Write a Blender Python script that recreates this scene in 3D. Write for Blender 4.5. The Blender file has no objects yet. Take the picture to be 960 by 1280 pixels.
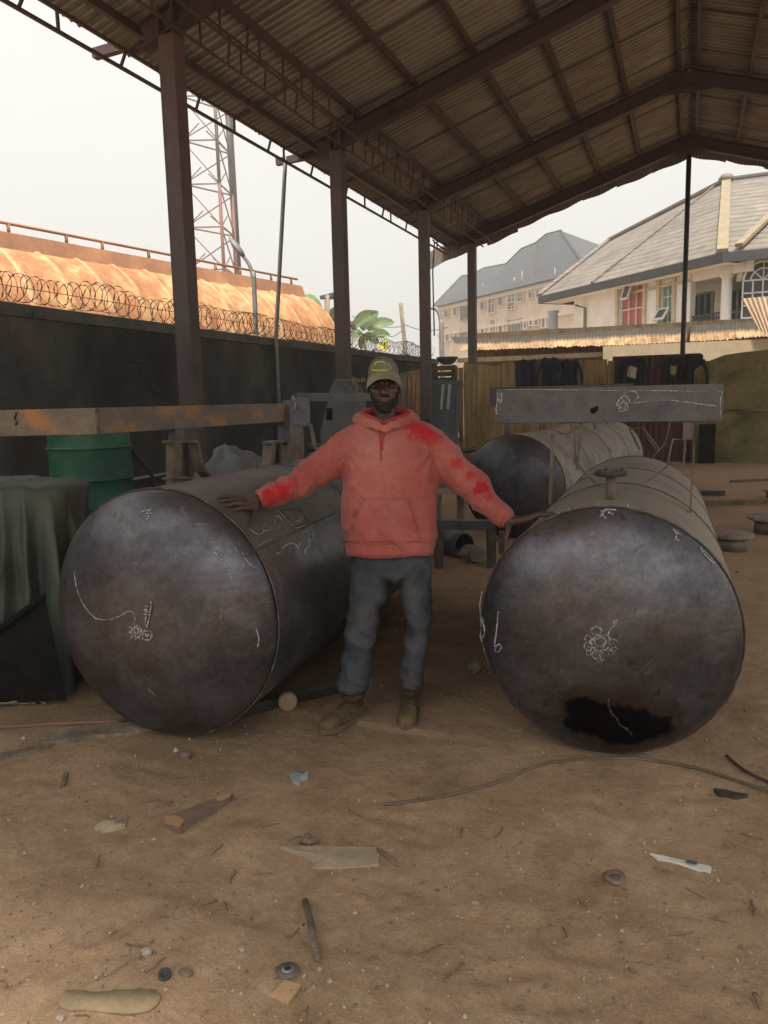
import bpy, math, random
import numpy as np
from mathutils import Vector, Matrix, noise
R = math.radians
random.seed(7)
scene = bpy.context.scene
COL = scene.collection

# ---------------------------------------------------------------- camera
FOC, CAMZ = 961.0, 1.62
PITCH, YAW, ROLL = R(8.247), R(21.64), R(1.3)
cp, sp, cy, sy, cr, sr = math.cos(PITCH), math.sin(PITCH), math.cos(YAW), math.sin(YAW), math.cos(ROLL), math.sin(ROLL)
CAMP = Vector((0, 0, CAMZ))
FWD = Vector((-sy * cp, cy * cp, -sp))
RT = Vector((cy, sy, 0))
UP = RT.cross(FWD)
cam_r = RT * cr - UP * sr
cam_u = RT * sr + UP * cr
cd = bpy.data.cameras.new('camera')
cam = bpy.data.objects.new('camera', cd)
COL.objects.link(cam)
cam.matrix_world = Matrix(((cam_r.x, cam_u.x, -FWD.x, 0), (cam_r.y, cam_u.y, -FWD.y, 0), (cam_r.z, cam_u.z, -FWD.z, CAMZ), (0, 0, 0, 1)))
cd.sensor_fit = 'HORIZONTAL'; cd.sensor_width = 36; cd.lens = 36 * FOC / 960
cd.clip_start = 0.05; cd.clip_end = 2000
scene.camera = cam

# ---------------------------------------------------------------- light
SUN_EL, SUN_AZ = R(66), R(152)          # azimuth clockwise from +Y: the veiled sun stands behind the camera
w = bpy.data.worlds.new('World'); scene.world = w; w.use_nodes = True
wn = w.node_tree.nodes; wl = w.node_tree.links
for n in list(wn): wn.remove(n)
sky = wn.new('ShaderNodeTexSky'); sky.sky_type = 'NISHITA'; sky.sun_disc = False
sky.sun_elevation = SUN_EL; sky.sun_rotation = SUN_AZ
sky.air_density = 2.0; sky.dust_density = 9.0; sky.ozone_density = 1.0
hs = wn.new('ShaderNodeHueSaturation'); hs.inputs['Saturation'].default_value = 0.25
mx = wn.new('ShaderNodeMix'); mx.data_type = 'RGBA'; mx.inputs[0].default_value = 0.65
mx.inputs[7].default_value = (7.2, 7.0, 6.6, 1)      # the even glow of dusty air
bg = wn.new('ShaderNodeBackground'); bg.inputs['Strength'].default_value = 0.10
wo = wn.new('ShaderNodeOutputWorld')
wl.new(sky.outputs[0], hs.inputs['Color']); wl.new(hs.outputs[0], mx.inputs[6])
wl.new(mx.outputs[2], bg.inputs['Color']); wl.new(bg.outputs[0], wo.inputs['Surface'])
sd = bpy.data.lights.new('sun', 'SUN'); sd.energy = 3.5; sd.angle = R(10); sd.color = (1, 0.93, 0.82)
sun = bpy.data.objects.new('sun', sd); COL.objects.link(sun)
tosun = Vector((math.sin(SUN_AZ) * math.cos(SUN_EL), math.cos(SUN_AZ) * math.cos(SUN_EL), math.sin(SUN_EL)))
sun.rotation_euler = tosun.to_track_quat('Z', 'Y').to_euler()
vs = scene.view_settings
vs.view_transform = 'Standard'; vs.look = 'None'; vs.gamma = 1; vs.use_curve_mapping = False
vs.exposure = 0.90

# ---------------------------------------------------------------- placing helpers (photo pixel on a chosen distance or plane -> point of the place)
def ray(px, py):
    x, y = (px - 480) / FOC, (640 - py) / FOC
    return FWD + cam_r * x + cam_u * y
def P(px, py, d): return CAMP + ray(px, py) * d
def G(px, py, z=0.0):
    q = ray(px, py); return CAMP + q * ((z - CAMZ) / q.z)
def onX(px, py, X):
    q = ray(px, py); return CAMP + q * (X / q.x)
def onY(px, py, Y):
    q = ray(px, py); return CAMP + q * (Y / q.y)

# ---------------------------------------------------------------- mesh helpers
ROOTM = {}
class MB:
    def __init__(s): s.v = []; s.f = []; s.s = []; s.m = []
    def add(s, vs, fs, smooth=False, mi=0):
        o = len(s.v); s.v += [tuple(q) for q in vs]
        for f in fs: s.f.append(tuple(i + o for i in f)); s.s.append(smooth); s.m.append(mi)
        return s
    def box(s, c, size, X=(1, 0, 0), Y=(0, 1, 0), Z=(0, 0, 1), mi=0):
        c = Vector(c); X = Vector(X) * size[0] / 2; Y = Vector(Y) * size[1] / 2; Z = Vector(Z) * size[2] / 2
        vs = [c + X * a + Y * b + Z * d for d in (-1, 1) for b in (-1, 1) for a in (-1, 1)]
        return s.add(vs, [(0, 2, 3, 1), (4, 5, 7, 6), (0, 1, 5, 4), (2, 6, 7, 3), (0, 4, 6, 2), (1, 3, 7, 5)], False, mi)
    def box2(s, a, b, mi=0):
        return s.box([(a[i] + b[i]) / 2 for i in range(3)], [abs(b[i] - a[i]) for i in range(3)], mi=mi)
    def bar(s, p0, p1, wd, h, up=(0, 0, 1), mi=0):
        p0 = Vector(p0); p1 = Vector(p1); d = p1 - p0; L = d.length; d.normalize()
        u = Vector(up)
        if abs(d.dot(u)) > .98: u = Vector((1, 0, 0))
        sx = d.cross(u).normalized(); u = sx.cross(d)
        return s.box((p0 + p1) / 2, (wd, L, h), sx, d, u, mi)
    def hull(s, pts, faces, mi=0): return s.add(pts, faces, False, mi)
    def prism(s, poly, off, mi=0, smooth=False):
        off = Vector(off); n = len(poly); a = [Vector(q) for q in poly]; b = [q + off for q in a]
        return s.add(a + b, [tuple(range(n))[::-1], tuple(range(n, 2 * n))] + [(i, (i + 1) % n, n + (i + 1) % n, n + i) for i in range(n)], smooth, mi)
    def rings(s, rings, smooth=True, cap=True, closed=True, mi=0, loop=False):
        n = len(rings[0]); vs = [q for r in rings for q in r]; fs = []
        K = len(rings)
        for k in range(K if loop else K - 1):
            k2 = (k + 1) % K
            for i in range(n if closed else n - 1):
                j = (i + 1) % n
                fs.append((k * n + i, k * n + j, k2 * n + j, k2 * n + i))
        if cap and not loop and closed:
            fs.append(tuple(range(n))[::-1]); fs.append(tuple((K - 1) * n + i for i in range(n)))
        return s.add(vs, fs, smooth, mi)
    def tube(s, pts, r, n=8, smooth=True, cap=True, mi=0, flat=1.0, up=None, loop=False, dome=False):
        pts = [Vector(q) for q in pts]; K = len(pts)
        rad = r if isinstance(r, (list, tuple)) else [r] * K
        rad = list(rad)
        if dome:
            d0 = (pts[0] - pts[1]).normalized(); d1 = (pts[-1] - pts[-2]).normalized()
            pa = [pts[0] + d0 * rad[0] * math.sin(t) for t in (1.45, 1.0, .5)]; ra = [rad[0] * math.cos(t) for t in (1.45, 1.0, .5)]
            pb = [pts[-1] + d1 * rad[-1] * math.sin(t) for t in (.5, 1.0, 1.45)]; rb = [rad[-1] * math.cos(t) for t in (.5, 1.0, 1.45)]
            pts = pa + pts + pb; rad = ra + rad + rb; K = len(pts)
        rs = []; u = Vector(up) if up else None
        for k in range(K):
            if loop: d = pts[(k + 1) % K] - pts[k - 1]
            else: d = pts[min(k + 1, K - 1)] - pts[max(k - 1, 0)]
            if d.length < 1e-9: d = Vector((0, 0, 1))
            d.normalize()
            if u is None: u = Vector((0, 0, 1)) if abs(d.z) < .9 else Vector((1, 0, 0))
            a = d.cross(u)
            if a.length < 1e-4: a = d.cross(Vector((.3, .9, .2)))
            a.normalize(); b = a.cross(d)
            if not up: u = b
            rs.append([pts[k] + a * rad[k] * math.cos(t) + b * rad[k] * flat * math.sin(t) for t in [2 * math.pi * i / n for i in range(n)]])
        return s.rings(rs, smooth, cap, True, mi, loop)
    def lathe(s, prof, c=(0, 0, 0), ax=(0, 0, 1), n=24, smooth=True, cap=True, mi=0):
        c = Vector(c); ax = Vector(ax).normalized()
        a = ax.cross(Vector((0, 0, 1)) if abs(ax.z) < .9 else Vector((1, 0, 0))).normalized(); b = ax.cross(a)
        return s.rings([[c + ax * z + a * r * math.cos(t) + b * r * math.sin(t) for t in [2 * math.pi * i / n for i in range(n)]] for r, z in prof], smooth, cap, True, mi)
    def grid(s, fn, us, ws, smooth=True, mi=0):
        return s.rings([[fn(u, q) for q in ws] for u in us], smooth, False, False, mi)
    def ball(s, c, r, n=10, sq=(1, 1, 1), jit=0, smooth=True, mi=0):
        c = Vector(c); rs = []
        sd_ = Vector((random.random() * 50, random.random() * 50, 0))
        for k in range(n // 2 + 1):
            ph = math.pi * (k / (n // 2)) ; ph = min(max(ph, .06), math.pi - .06)
            ring = []
            for i in range(n):
                t = 2 * math.pi * i / n
                d = Vector((math.sin(ph) * math.cos(t), math.sin(ph) * math.sin(t), -math.cos(ph)))
                k2 = 1 + jit * noise.noise(d * 1.7 + sd_)
                ring.append(c + Vector((d.x * sq[0], d.y * sq[1], d.z * sq[2])) * r * k2)
            rs.append(ring)
        return s.rings(rs, smooth, True, True, mi)
    def mesh(s, name):
        me = bpy.data.meshes.new(name); me.from_pydata(s.v, [], s.f)
        me.polygons.foreach_set('use_smooth', s.s); me.polygons.foreach_set('material_index', s.m)
        me.update(); return me
    def build(s, name, mat, parent=None, local=False, bevel=0, label=None):
        if parent is not None and not local and parent in ROOTM:
            inv = ROOTM[parent].inverted(); s.v = [tuple(inv @ Vector(q)) for q in s.v]
        return link(name, s.mesh(name), mat, parent, bevel, label)
def link(name, me, mat, parent=None, bevel=0, label=None):
    o = bpy.data.objects.new(name, me); COL.objects.link(o)
    for m_ in (mat if isinstance(mat, (list, tuple)) else [mat]): me.materials.append(m_)
    if parent is not None:
        o.parent = parent
        if parent in ROOTM: ROOTM[o] = ROOTM[parent]
    if bevel:
        b = o.modifiers.new('bevel', 'BEVEL'); b.width = bevel; b.segments = 2; b.limit_method = 'ANGLE'; b.angle_limit = R(35)
    if label: o['label'] = label
    return o
def thing(name, label, cat, loc=(0, 0, 0), rotz=0, group=None):
    o = bpy.data.objects.new(name, None); COL.objects.link(o)
    o.location = loc; o.rotation_euler = (0, 0, rotz); o.empty_display_size = .1
    ROOTM[o] = Matrix.Translation(Vector(loc)) @ Matrix.Rotation(rotz, 4, 'Z')
    o['label'] = label; o['category'] = cat
    if group: o['group'] = group
    return o
def tag(o, label, cat, group=None, kind=None):
    if label: o['label'] = label
    if cat: o['category'] = cat
    if group: o['group'] = group
    if kind: o['kind'] = kind
    return o
def solo(mb, name, mat, label, cat, group=None, bevel=0, base=None):
    """a thing that is one mesh: its origin goes to its base"""
    a = np.array(mb.v); c = base if base is not None else ((a[:, 0].min() + a[:, 0].max()) / 2, (a[:, 1].min() + a[:, 1].max()) / 2, a[:, 2].min())
    c = Vector(c); mb.v = [tuple(Vector(q) - c) for q in mb.v]
    o = link(name, mb.mesh(name), mat, None, bevel); o.location = c
    return tag(o, label, cat, group)
def struct(mb, name, mat):
    o = link(name, mb.mesh(name), mat); o['kind'] = 'structure'; return o
def lerp(a, b, t): return a + (b - a) * t
def smooth_path(pts, n=6):
    pts = [Vector(q) for q in pts]; out = []
    for i in range(len(pts) - 1):
        p0 = pts[max(i - 1, 0)]; p1 = pts[i]; p2 = pts[i + 1]; p3 = pts[min(i + 2, len(pts) - 1)]
        for k in range(n):
            t = k / n
            out.append(.5 * ((2 * p1) + (p2 - p0) * t + (2 * p0 - 5 * p1 + 4 * p2 - p3) * t * t + (3 * p1 - p0 - 3 * p2 + p3) * t ** 3))
    out.append(pts[-1]); return out
def fbm(x, y, z=0, o=4, s=1.0):
    return noise.fractal(Vector((x * s, y * s, z * s)), 1.0, 2.0, o)

# ---------------------------------------------------------------- materials
class NT:
    def __init__(s, name):
        m = bpy.data.materials.new(name); m.use_nodes = True; s.m = m; s.t = m.node_tree
        s.b = s.t.nodes['Principled BSDF']; s.co = s.t.nodes.new('ShaderNodeTexCoord')
    def N(s, ty, **kw):
        n = s.t.nodes.new(ty)
        for k, v in kw.items(): setattr(n, k, v)
        return n
    def L(s, a, b): s.t.links.new(a, b)
    def map(s, sc=(1, 1, 1), coord='Object', rot=(0, 0, 0), loc=(0, 0, 0)):
        n = s.N('ShaderNodeMapping'); n.inputs['Scale'].default_value = sc; n.inputs['Rotation'].default_value = rot; n.inputs['Location'].default_value = loc
        s.L(s.co.outputs[coord], n.inputs['Vector']); return n.outputs[0]
    def rotmap(s, rot, sc):
        n = s.N('ShaderNodeMapping'); n.inputs['Scale'].default_value = sc; s.L(s.map(rot=rot), n.inputs['Vector']); return n.outputs[0]
    def noise(s, scale, detail=5, rough=.55, vec=None, dist=0, sc=(1, 1, 1), coord='Object', loc=(0, 0, 0)):
        n = s.N('ShaderNodeTexNoise'); n.inputs['Scale'].default_value = scale; n.inputs['Detail'].default_value = detail
        n.inputs['Roughness'].default_value = rough; n.inputs['Distortion'].default_value = dist
        s.L(vec or s.map(sc, coord, loc=loc), n.inputs['Vector']); return n.outputs[0]
    def ramp(s, fac, stops, interp='LINEAR'):
        n = s.N('ShaderNodeValToRGB'); n.color_ramp.interpolation = interp; e = n.color_ramp.elements
        while len(e) < len(stops): e.new(0.5)
        for el, (p, c) in zip(e, stops):
            el.position = p; el.color = (c, c, c, 1) if not isinstance(c, (tuple, list)) else (c[0], c[1], c[2], 1)
        s.L(fac, n.inputs[0]); return n.outputs[0]
    def mix(s, fac, a, b, mode='MIX'):
        n = s.N('ShaderNodeMix', data_type='RGBA', blend_type=mode)
        for inp, v in ((n.inputs[0], fac), (n.inputs[6], a), (n.inputs[7], b)):
            if isinstance(v, bpy.types.NodeSocket): s.L(v, inp)
            elif isinstance(v, (tuple, list)): inp.default_value = (v[0], v[1], v[2], 1)
            else: inp.default_value = v
        return n.outputs[2]
    def math(s, op, a, b=0.0, clamp=False):
        n = s.N('ShaderNodeMath', operation=op); n.use_clamp = clamp
        for inp, v in ((n.inputs[0], a), (n.inputs[1], b)):
            if isinstance(v, bpy.types.NodeSocket): s.L(v, inp)
            else: inp.default_value = v
        return n.outputs[0]
    def upmask(s, lo=.3, hi=.9):
        g = s.N('ShaderNodeNewGeometry'); x = s.N('ShaderNodeSeparateXYZ'); s.L(g.outputs['Normal'], x.inputs[0])
        r = s.N('ShaderNodeMapRange'); r.inputs[1].default_value = lo; r.inputs[2].default_value = hi; s.L(x.outputs[2], r.inputs[0]); return r.outputs[0]
    def spot(s, c, rad, soft=.5, coord='Object', sc=(1, 1, 1)):
        d = s.N('ShaderNodeVectorMath', operation='DISTANCE'); s.L(s.map(sc, coord), d.inputs[0]); d.inputs[1].default_value = [c[i] * sc[i] for i in range(3)]
        r = s.N('ShaderNodeMapRange'); r.inputs[1].default_value = rad; r.inputs[2].default_value = rad * (1 - soft); s.L(d.outputs['Value'], r.inputs[0]); return r.outputs[0]
    def bump(s, h, strength=.3, dist=.01, prev=None):
        n = s.N('ShaderNodeBump'); n.inputs['Strength'].default_value = strength; n.inputs['Distance'].default_value = dist; s.L(h, n.inputs['Height'])
        if prev is not None: s.L(prev, n.inputs['Normal'])
        return n.outputs[0]
    def out(s, col=None, rough=None, metal=None, normal=None):
        for k, v in (('Base Color', col), ('Roughness', rough), ('Metallic', metal)):
            if v is None: continue
            if isinstance(v, bpy.types.NodeSocket): s.L(v, s.b.inputs[k])
            elif isinstance(v, (tuple, list)): s.b.inputs[k].default_value = (v[0], v[1], v[2], 1)
            else: s.b.inputs[k].default_value = v
        if normal is not None: s.L(normal, s.b.inputs['Normal'])
        return s.m
def M(name, stops, scale=6, rough=(.65, .9), metal=0, bump=.25, bscale=60, bdist=.004, sc=(1, 1, 1), dust=None, coord='Object', detail=6, spec=.5, fine=.25):
    """mottled surface: colour patches, fine grain, uneven gloss and a small bump; optional dust lying on upward faces"""
    t = NT(name); n1 = t.noise(scale, detail, .6, sc=sc, coord=coord)
    c = t.ramp(n1, stops)
    if fine: c = t.mix(fine, c, t.ramp(t.noise(scale * 9, 4, .7, sc=sc, coord=coord, loc=(3, 1, 7)), [(.3, .25), (.7, .8)]), 'OVERLAY')
    if dust:
        mk = t.math('MULTIPLY', t.upmask(.35, .95), t.ramp(t.noise(scale * 1.7, 5, .6, coord=coord, loc=(9, 2, 4)), [(.3, .45), (.65, 1.0)]))
        c = t.mix(t.math('MULTIPLY', mk, dust[1]), c, dust[0])
    r = t.ramp(t.noise(scale * 2.3, 4, .6, coord=coord, loc=(5, 5, 1)), [(.3, rough[0]), (.7, rough[1])])
    t.b.inputs['Specular IOR Level'].default_value = spec
    return t.out(c, r, metal, t.bump(t.noise(bscale, 5, .65, sc=sc, coord=coord), bump, bdist))
DUST = (.30, .25, .198)
# ---------------------------------------------------------------- material library
def ground_mat():
    t = NT('packed_dirt')
    a = t.noise(.5, 5, .6, dist=.4); b = t.noise(2.4, 7, .62, loc=(4, 2, 0)); f = t.noise(30, 6, .7); g = t.noise(120, 3, .6); h = t.noise(8, 6, .6, loc=(2, 7, 3))
    c = t.ramp(a, [(.3, (0.276, 0.186, 0.113)), (.5, (0.370, 0.253, 0.159)), (.7, (0.450, 0.320, 0.205))])
    c = t.mix(.55, c, t.ramp(b, [(.3, (0.222, 0.143, 0.085)), (.5, (0.365, 0.251, 0.157)), (.7, (0.489, 0.356, 0.237))]))
    c = t.mix(t.ramp(h, [(.52, 0), (.72, .5)]), c, (0.484, 0.359, 0.241)); c = t.mix(t.ramp(h, [(.28, .5), (.44, 0)]), c, (0.229, 0.153, 0.094))
    c = t.mix(.26, c, t.ramp(f, [(.3, .25), (.7, .75)]), 'OVERLAY')
    c = t.mix(.16, c, t.ramp(g, [(.35, .2), (.65, .8)]), 'OVERLAY')
    v = t.N('ShaderNodeTexVoronoi'); v.inputs['Scale'].default_value = 26; t.L(t.map(), v.inputs['Vector'])
    sv = t.N('ShaderNodeSeparateXYZ'); t.L(v.outputs['Color'], sv.inputs[0])
    c = t.mix(t.math('MULTIPLY', t.ramp(v.outputs['Distance'], [(.09, .8), (.15, 0)]), t.ramp(sv.outputs[0], [(.55, 0), (.6, 1)])), c, t.mix(t.noise(9, 2), (0.570, 0.493, 0.393), (0.130, 0.090, 0.060)))
    # darker oily scale dust where the steel is worked
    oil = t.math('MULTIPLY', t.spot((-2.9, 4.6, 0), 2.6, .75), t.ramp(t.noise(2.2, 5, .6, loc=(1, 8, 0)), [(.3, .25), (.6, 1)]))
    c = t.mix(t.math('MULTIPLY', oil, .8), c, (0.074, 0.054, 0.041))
    red = t.spot((3.0, 14, 0), 8, .6)
    c = t.mix(t.math('MULTIPLY', red, .6), c, (0.268, 0.150, 0.089))
    n = t.bump(h, .45, .035); n = t.bump(f, .4, .012, n); n = t.bump(g, .3, .004, n)
    t.b.inputs['Specular IOR Level'].default_value = .15
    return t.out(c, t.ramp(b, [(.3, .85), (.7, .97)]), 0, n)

def steel_mat(name, base=((.055, .056, .062), (.105, .106, .118), (.085, .066, .052), (.05, .045, .043)), dust=.55, seed=0., metal=.55, rough=(.34, .58), burnt=None, head=None):
    """mill-scaled plate: blue grey scale, brown tarnish, pale bands, scratches, dust on top"""
    t = NT(name)
    a = t.noise(1.5, 6, .6, loc=(seed, 2, 1), dist=.3); b = t.noise(4.5, 6, .65, loc=(2, seed, 4)); sc_ = t.noise(5, 5, .75, sc=(1, .12, 6), loc=(seed, 0, 0))
    c = t.ramp(a, [(.3, base[3]), (.43, base[0]), (.55, base[1]), (.68, base[2])])
    c = t.mix(t.ramp(b, [(.48, 0), (.68, .55)]), c, (.092, .066, .048))
    c = t.mix(t.ramp(sc_, [(.55, 0), (.75, .32)]), c, (.20, .205, .225))
    fine = t.noise(46, 5, .7)
    c = t.mix(.4, c, t.ramp(fine, [(.3, .2), (.7, .8)]), 'OVERLAY')
    c = t.mix(.42, c, t.ramp(t.noise(13, 8, .72, loc=(seed, 5, 5), dist=.4), [(.32, .18), (.68, .84)]), 'OVERLAY')
    dr = t.noise(6, 4, .6, sc=(7, 7, .35), loc=(seed, 2, 9)); c = t.mix(t.ramp(dr, [(.60, 0), (.68, .38)]), c, (.10, .062, .04))
    sx = t.noise(5, 3, .6, vec=t.rotmap((0, R(20 + seed * 3), 0), (.8, .6, 18)), dist=1.0); c = t.mix(t.ramp(sx, [(.66, 0), (.71, .3)]), c, (.26, .265, .29))
    sx2 = t.noise(4, 4, .65, vec=t.rotmap((0, R(62 - seed * 2), 0), (1.3, .7, 11)), dist=1.6); c = t.mix(t.ramp(sx2, [(.64, 0), (.72, .28)]), c, (.22, .22, .24))
    pt = t.noise(11, 4, .6, loc=(7, seed, 3))
    c = t.mix(t.ramp(pt, [(.64, 0), (.71, .7)]), c, (.023, .02, .02))
    c = t.mix(t.ramp(t.noise(17, 4, .6, loc=(seed, 3, 8)), [(.66, 0), (.72, .5)]), c, (.27, .25, .23))
    if head:                                             # dished head: brown middle, blue-grey rim highlight painted on the knuckle, browner towards the bottom
        x = t.N('ShaderNodeSeparateXYZ'); t.L(t.map(loc=(0, 0, -head)), x.inputs[0])
        rr = t.math('SQRT', t.math('ADD', t.math('POWER', x.outputs[0], 2.0), t.math('POWER', x.outputs[2], 2.0)))
        wob = t.math('ADD', rr, t.math('MULTIPLY', t.math('SUBTRACT', t.noise(2.4, 4, .6, loc=(seed, 1, 3)), .5), .22))
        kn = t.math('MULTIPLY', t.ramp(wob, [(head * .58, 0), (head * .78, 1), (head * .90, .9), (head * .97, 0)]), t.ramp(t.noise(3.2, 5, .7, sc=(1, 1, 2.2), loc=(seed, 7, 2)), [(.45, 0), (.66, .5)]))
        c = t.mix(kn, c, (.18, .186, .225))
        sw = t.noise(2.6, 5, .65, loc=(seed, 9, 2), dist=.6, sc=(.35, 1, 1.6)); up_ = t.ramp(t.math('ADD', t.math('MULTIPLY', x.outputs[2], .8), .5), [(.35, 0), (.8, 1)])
        c = t.mix(t.math('MULTIPLY', up_, t.ramp(sw, [(.5, 0), (.68, .5)])), c, (.135, .138, .165))  # bluish sky sheen of the upper half, painted into the colour
        smu = t.math('MULTIPLY', t.spot((-.01 if seed > 5 else -.10, -.18, head * .93), .085, 1), t.ramp(t.noise(34, 5, .75, loc=(seed, 0, 5)), [(.42, 0), (.66, .75)])); c = t.mix(smu, c, (.36, .36, .37))
        c = t.mix(t.math('MULTIPLY', t.spot((-.02, -.15, head * 1.05), head * .75, 1), .38), c, (.09, .066, .05))
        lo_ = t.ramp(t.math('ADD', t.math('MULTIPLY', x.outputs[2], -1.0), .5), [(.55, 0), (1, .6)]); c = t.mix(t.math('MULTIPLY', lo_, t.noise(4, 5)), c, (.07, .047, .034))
    r = t.ramp(t.noise(3.3, 6, .65, loc=(1, 1, seed)), [(.3, rough[0]), (.7, rough[1])])
    mt = metal
    if dust:
        mk = t.math('MULTIPLY', t.upmask(.25, .9), t.ramp(t.noise(2.6, 6, .65, loc=(seed, 4, 1)), [(.3, .35), (.6, 1.0)]))
        mk = t.math('MULTIPLY', mk, dust)
        c = t.mix(mk, c, DUST); r = t.math('ADD', r, t.math('MULTIPLY', mk, .4), True)
        mt = t.math('MULTIPLY', t.math('SUBTRACT', 1, mk), metal)
    if burnt:
        for (ctr, rad) in burnt:
            d = t.noise(6, 5, .7)
            k = t.ramp(t.math('ADD', t.math('MULTIPLY', t.spot(ctr, rad, .9, sc=(1, 1, 2.1)), 1.3), t.math('MULTIPLY', t.math('SUBTRACT', d, .5), 1.5)), [(.28, 0), (.60, 1)])
            c = t.mix(t.ramp(t.math('ADD', t.math('MULTIPLY', t.spot(ctr, rad * 1.35, .9, sc=(1, 1, 2.1)), 1.3), t.math('MULTIPLY', t.math('SUBTRACT', d, .5), 1.9)), [(.3, 0), (.6, .75)]), c, (.06, .036, .022))
            c = t.mix(k, c, (.004, .0035, .0035)); r = t.math('MAXIMUM', r, t.math('MULTIPLY', k, .95)); t.L(t.math('SUBTRACT', .5, t.math('MULTIPLY', k, .46)), t.b.inputs['Specular IOR Level'])
            mt = t.math('MULTIPLY', t.math('SUBTRACT', 1, k), mt)
    n = t.bump(t.noise(2.1, 3, .5, loc=(seed, 0, 0)), .25, .03); n = t.bump(fine, .18, .003, n)
    return t.out(c, r, mt, n)

def roof_under(name, stops):
    """sheeting with the shade of its ribs put into the colour, and dark side-lap lines"""
    t = NT(name); c = t.ramp(t.noise(1.3, 6, .6, sc=(.35, 1, 1)), stops)
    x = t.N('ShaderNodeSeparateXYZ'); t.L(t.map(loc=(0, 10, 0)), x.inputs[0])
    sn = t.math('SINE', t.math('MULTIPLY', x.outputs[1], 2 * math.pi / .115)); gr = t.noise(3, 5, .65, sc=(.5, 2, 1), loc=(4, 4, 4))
    c = t.mix(t.math('MULTIPLY', t.ramp(sn, [(.1, .85), (.75, 0)]), t.ramp(gr, [(.3, .5), (.6, 1)])), c, (.10, .085, .07))  # painted rib shading, broken up by noise
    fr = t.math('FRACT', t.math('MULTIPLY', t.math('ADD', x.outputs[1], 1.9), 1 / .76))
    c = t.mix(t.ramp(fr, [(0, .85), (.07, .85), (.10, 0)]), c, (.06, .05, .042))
    c = t.mix(t.ramp(t.noise(2.2, 6, .7, sc=(.4, 1.5, 1), loc=(9, 1, 2)), [(.52, 0), (.7, .55)]), c, (.17, .105, .065))
    return t.out(c, .7, .2)
MAT = {}
MAT['ground'] = ground_mat()
MAT['steel_l'] = steel_mat('left_tank_plate', base=((.075, .078, .088), (.15, .15, .165), (.115, .096, .08), (.06, .056, .056)), seed=1.3, dust=.42, rough=(.3, .5))
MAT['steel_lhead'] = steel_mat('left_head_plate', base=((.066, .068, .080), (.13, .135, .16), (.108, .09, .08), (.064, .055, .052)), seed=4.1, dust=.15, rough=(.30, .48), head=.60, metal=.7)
MAT['steel_r'] = steel_mat('right_tank_plate', base=((.15, .14, .125), (.20, .185, .165), (.14, .12, .10), (.10, .085, .07)), seed=7.7, dust=.75, metal=.35, rough=(.45, .7))
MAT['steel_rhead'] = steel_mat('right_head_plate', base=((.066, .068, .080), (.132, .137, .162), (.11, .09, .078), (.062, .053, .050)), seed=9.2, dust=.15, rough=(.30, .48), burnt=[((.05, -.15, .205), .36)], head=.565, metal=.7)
MAT['steel_t'] = steel_mat('far_tank_plate', base=((.17, .16, .145), (.26, .245, .22), (.16, .14, .115), (.08, .07, .06)), seed=12.5, dust=.75, metal=.3, rough=(.5, .75))
MAT['steel_thead'] = steel_mat('far_head_plate', base=((.04, .041, .048), (.07, .072, .085), (.05, .042, .038), (.032, .03, .03)), seed=15.1, dust=.2)
MAT['weld'] = M('weld_bead', [(.3, (.04, .032, .026)), (.55, (.11, .085, .066)), (.75, (.24, .215, .19))], 14, (.5, .8), .3, .6, 120, .004)
MAT['chalk'] = M('chalk_line', [(.38, (.10, .10, .105)), (.52, (.36, .36, .365)), (.7, (.58, .58, .58))], 130, (.9, 1), 0, .1)
MAT['bare'] = M('bare_steel_section', [(.3, (.062, .063, .072)), (.5, (.10, .10, .11)), (.7, (.085, .072, .064))], 6, (.4, .65), .45, .2, 70, dust=(DUST, .6))
MAT['rustbar'] = M('half_rusted_channel', [(.40, (.115, .098, .085)), (.54, (.17, .135, .105)), (.575, (.30, .145, .058)), (.78, (.25, .10, .04))], 2.4, (.55, .8), .25, .3, 60, sc=(1, 1, 1.6), dust=(DUST, .4))
MAT['strap'] = M('bent_flat_bar', [(.3, (.085, .066, .05)), (.6, (.165, .135, .105)), (.75, (.13, .08, .045))], 9, (.5, .75), .35, .2, 70, dust=(DUST, .6))
MAT['shedsteel'] = M('red_oxide_painted_steel', [(.3, (.042, .027, .025)), (.5, (.066, .04, .036)), (.7, (.055, .037, .032))], 3, (.6, .85), 0, .2, 50)
MAT['colsteel'] = M('dark_painted_column', [(.3, (.058, .048, .047)), (.5, (.085, .066, .062)), (.72, (.10, .058, .047))], 2.2, (.55, .8), 0, .2, 50, sc=(1, 1, .35))
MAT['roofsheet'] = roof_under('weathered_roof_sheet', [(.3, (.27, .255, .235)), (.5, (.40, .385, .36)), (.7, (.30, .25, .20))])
MAT['soot'] = M('sooty_rendered_wall', [(.3, (.014, .014, .0145)), (.45, (.032, .0315, .031)), (.6, (.062, .058, .054)), (.74, (.115, .104, .092))], 1.1, (.85, .97), 0, .5, 30, .01, sc=(1, 1, .6), detail=8)
MAT['coping'] = M('grimy_concrete_coping', [(.3, (.06, .058, .055)), (.6, (.125, .118, .11)), (.75, (.19, .175, .16))], 3, (.85, .97), 0, .5, 40, .008)
MAT['wire'] = M('rusty_wire', [(.3, (.07, .04, .028)), (.7, (.14, .09, .065))], 12, (.6, .8), .3, .1)
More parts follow.
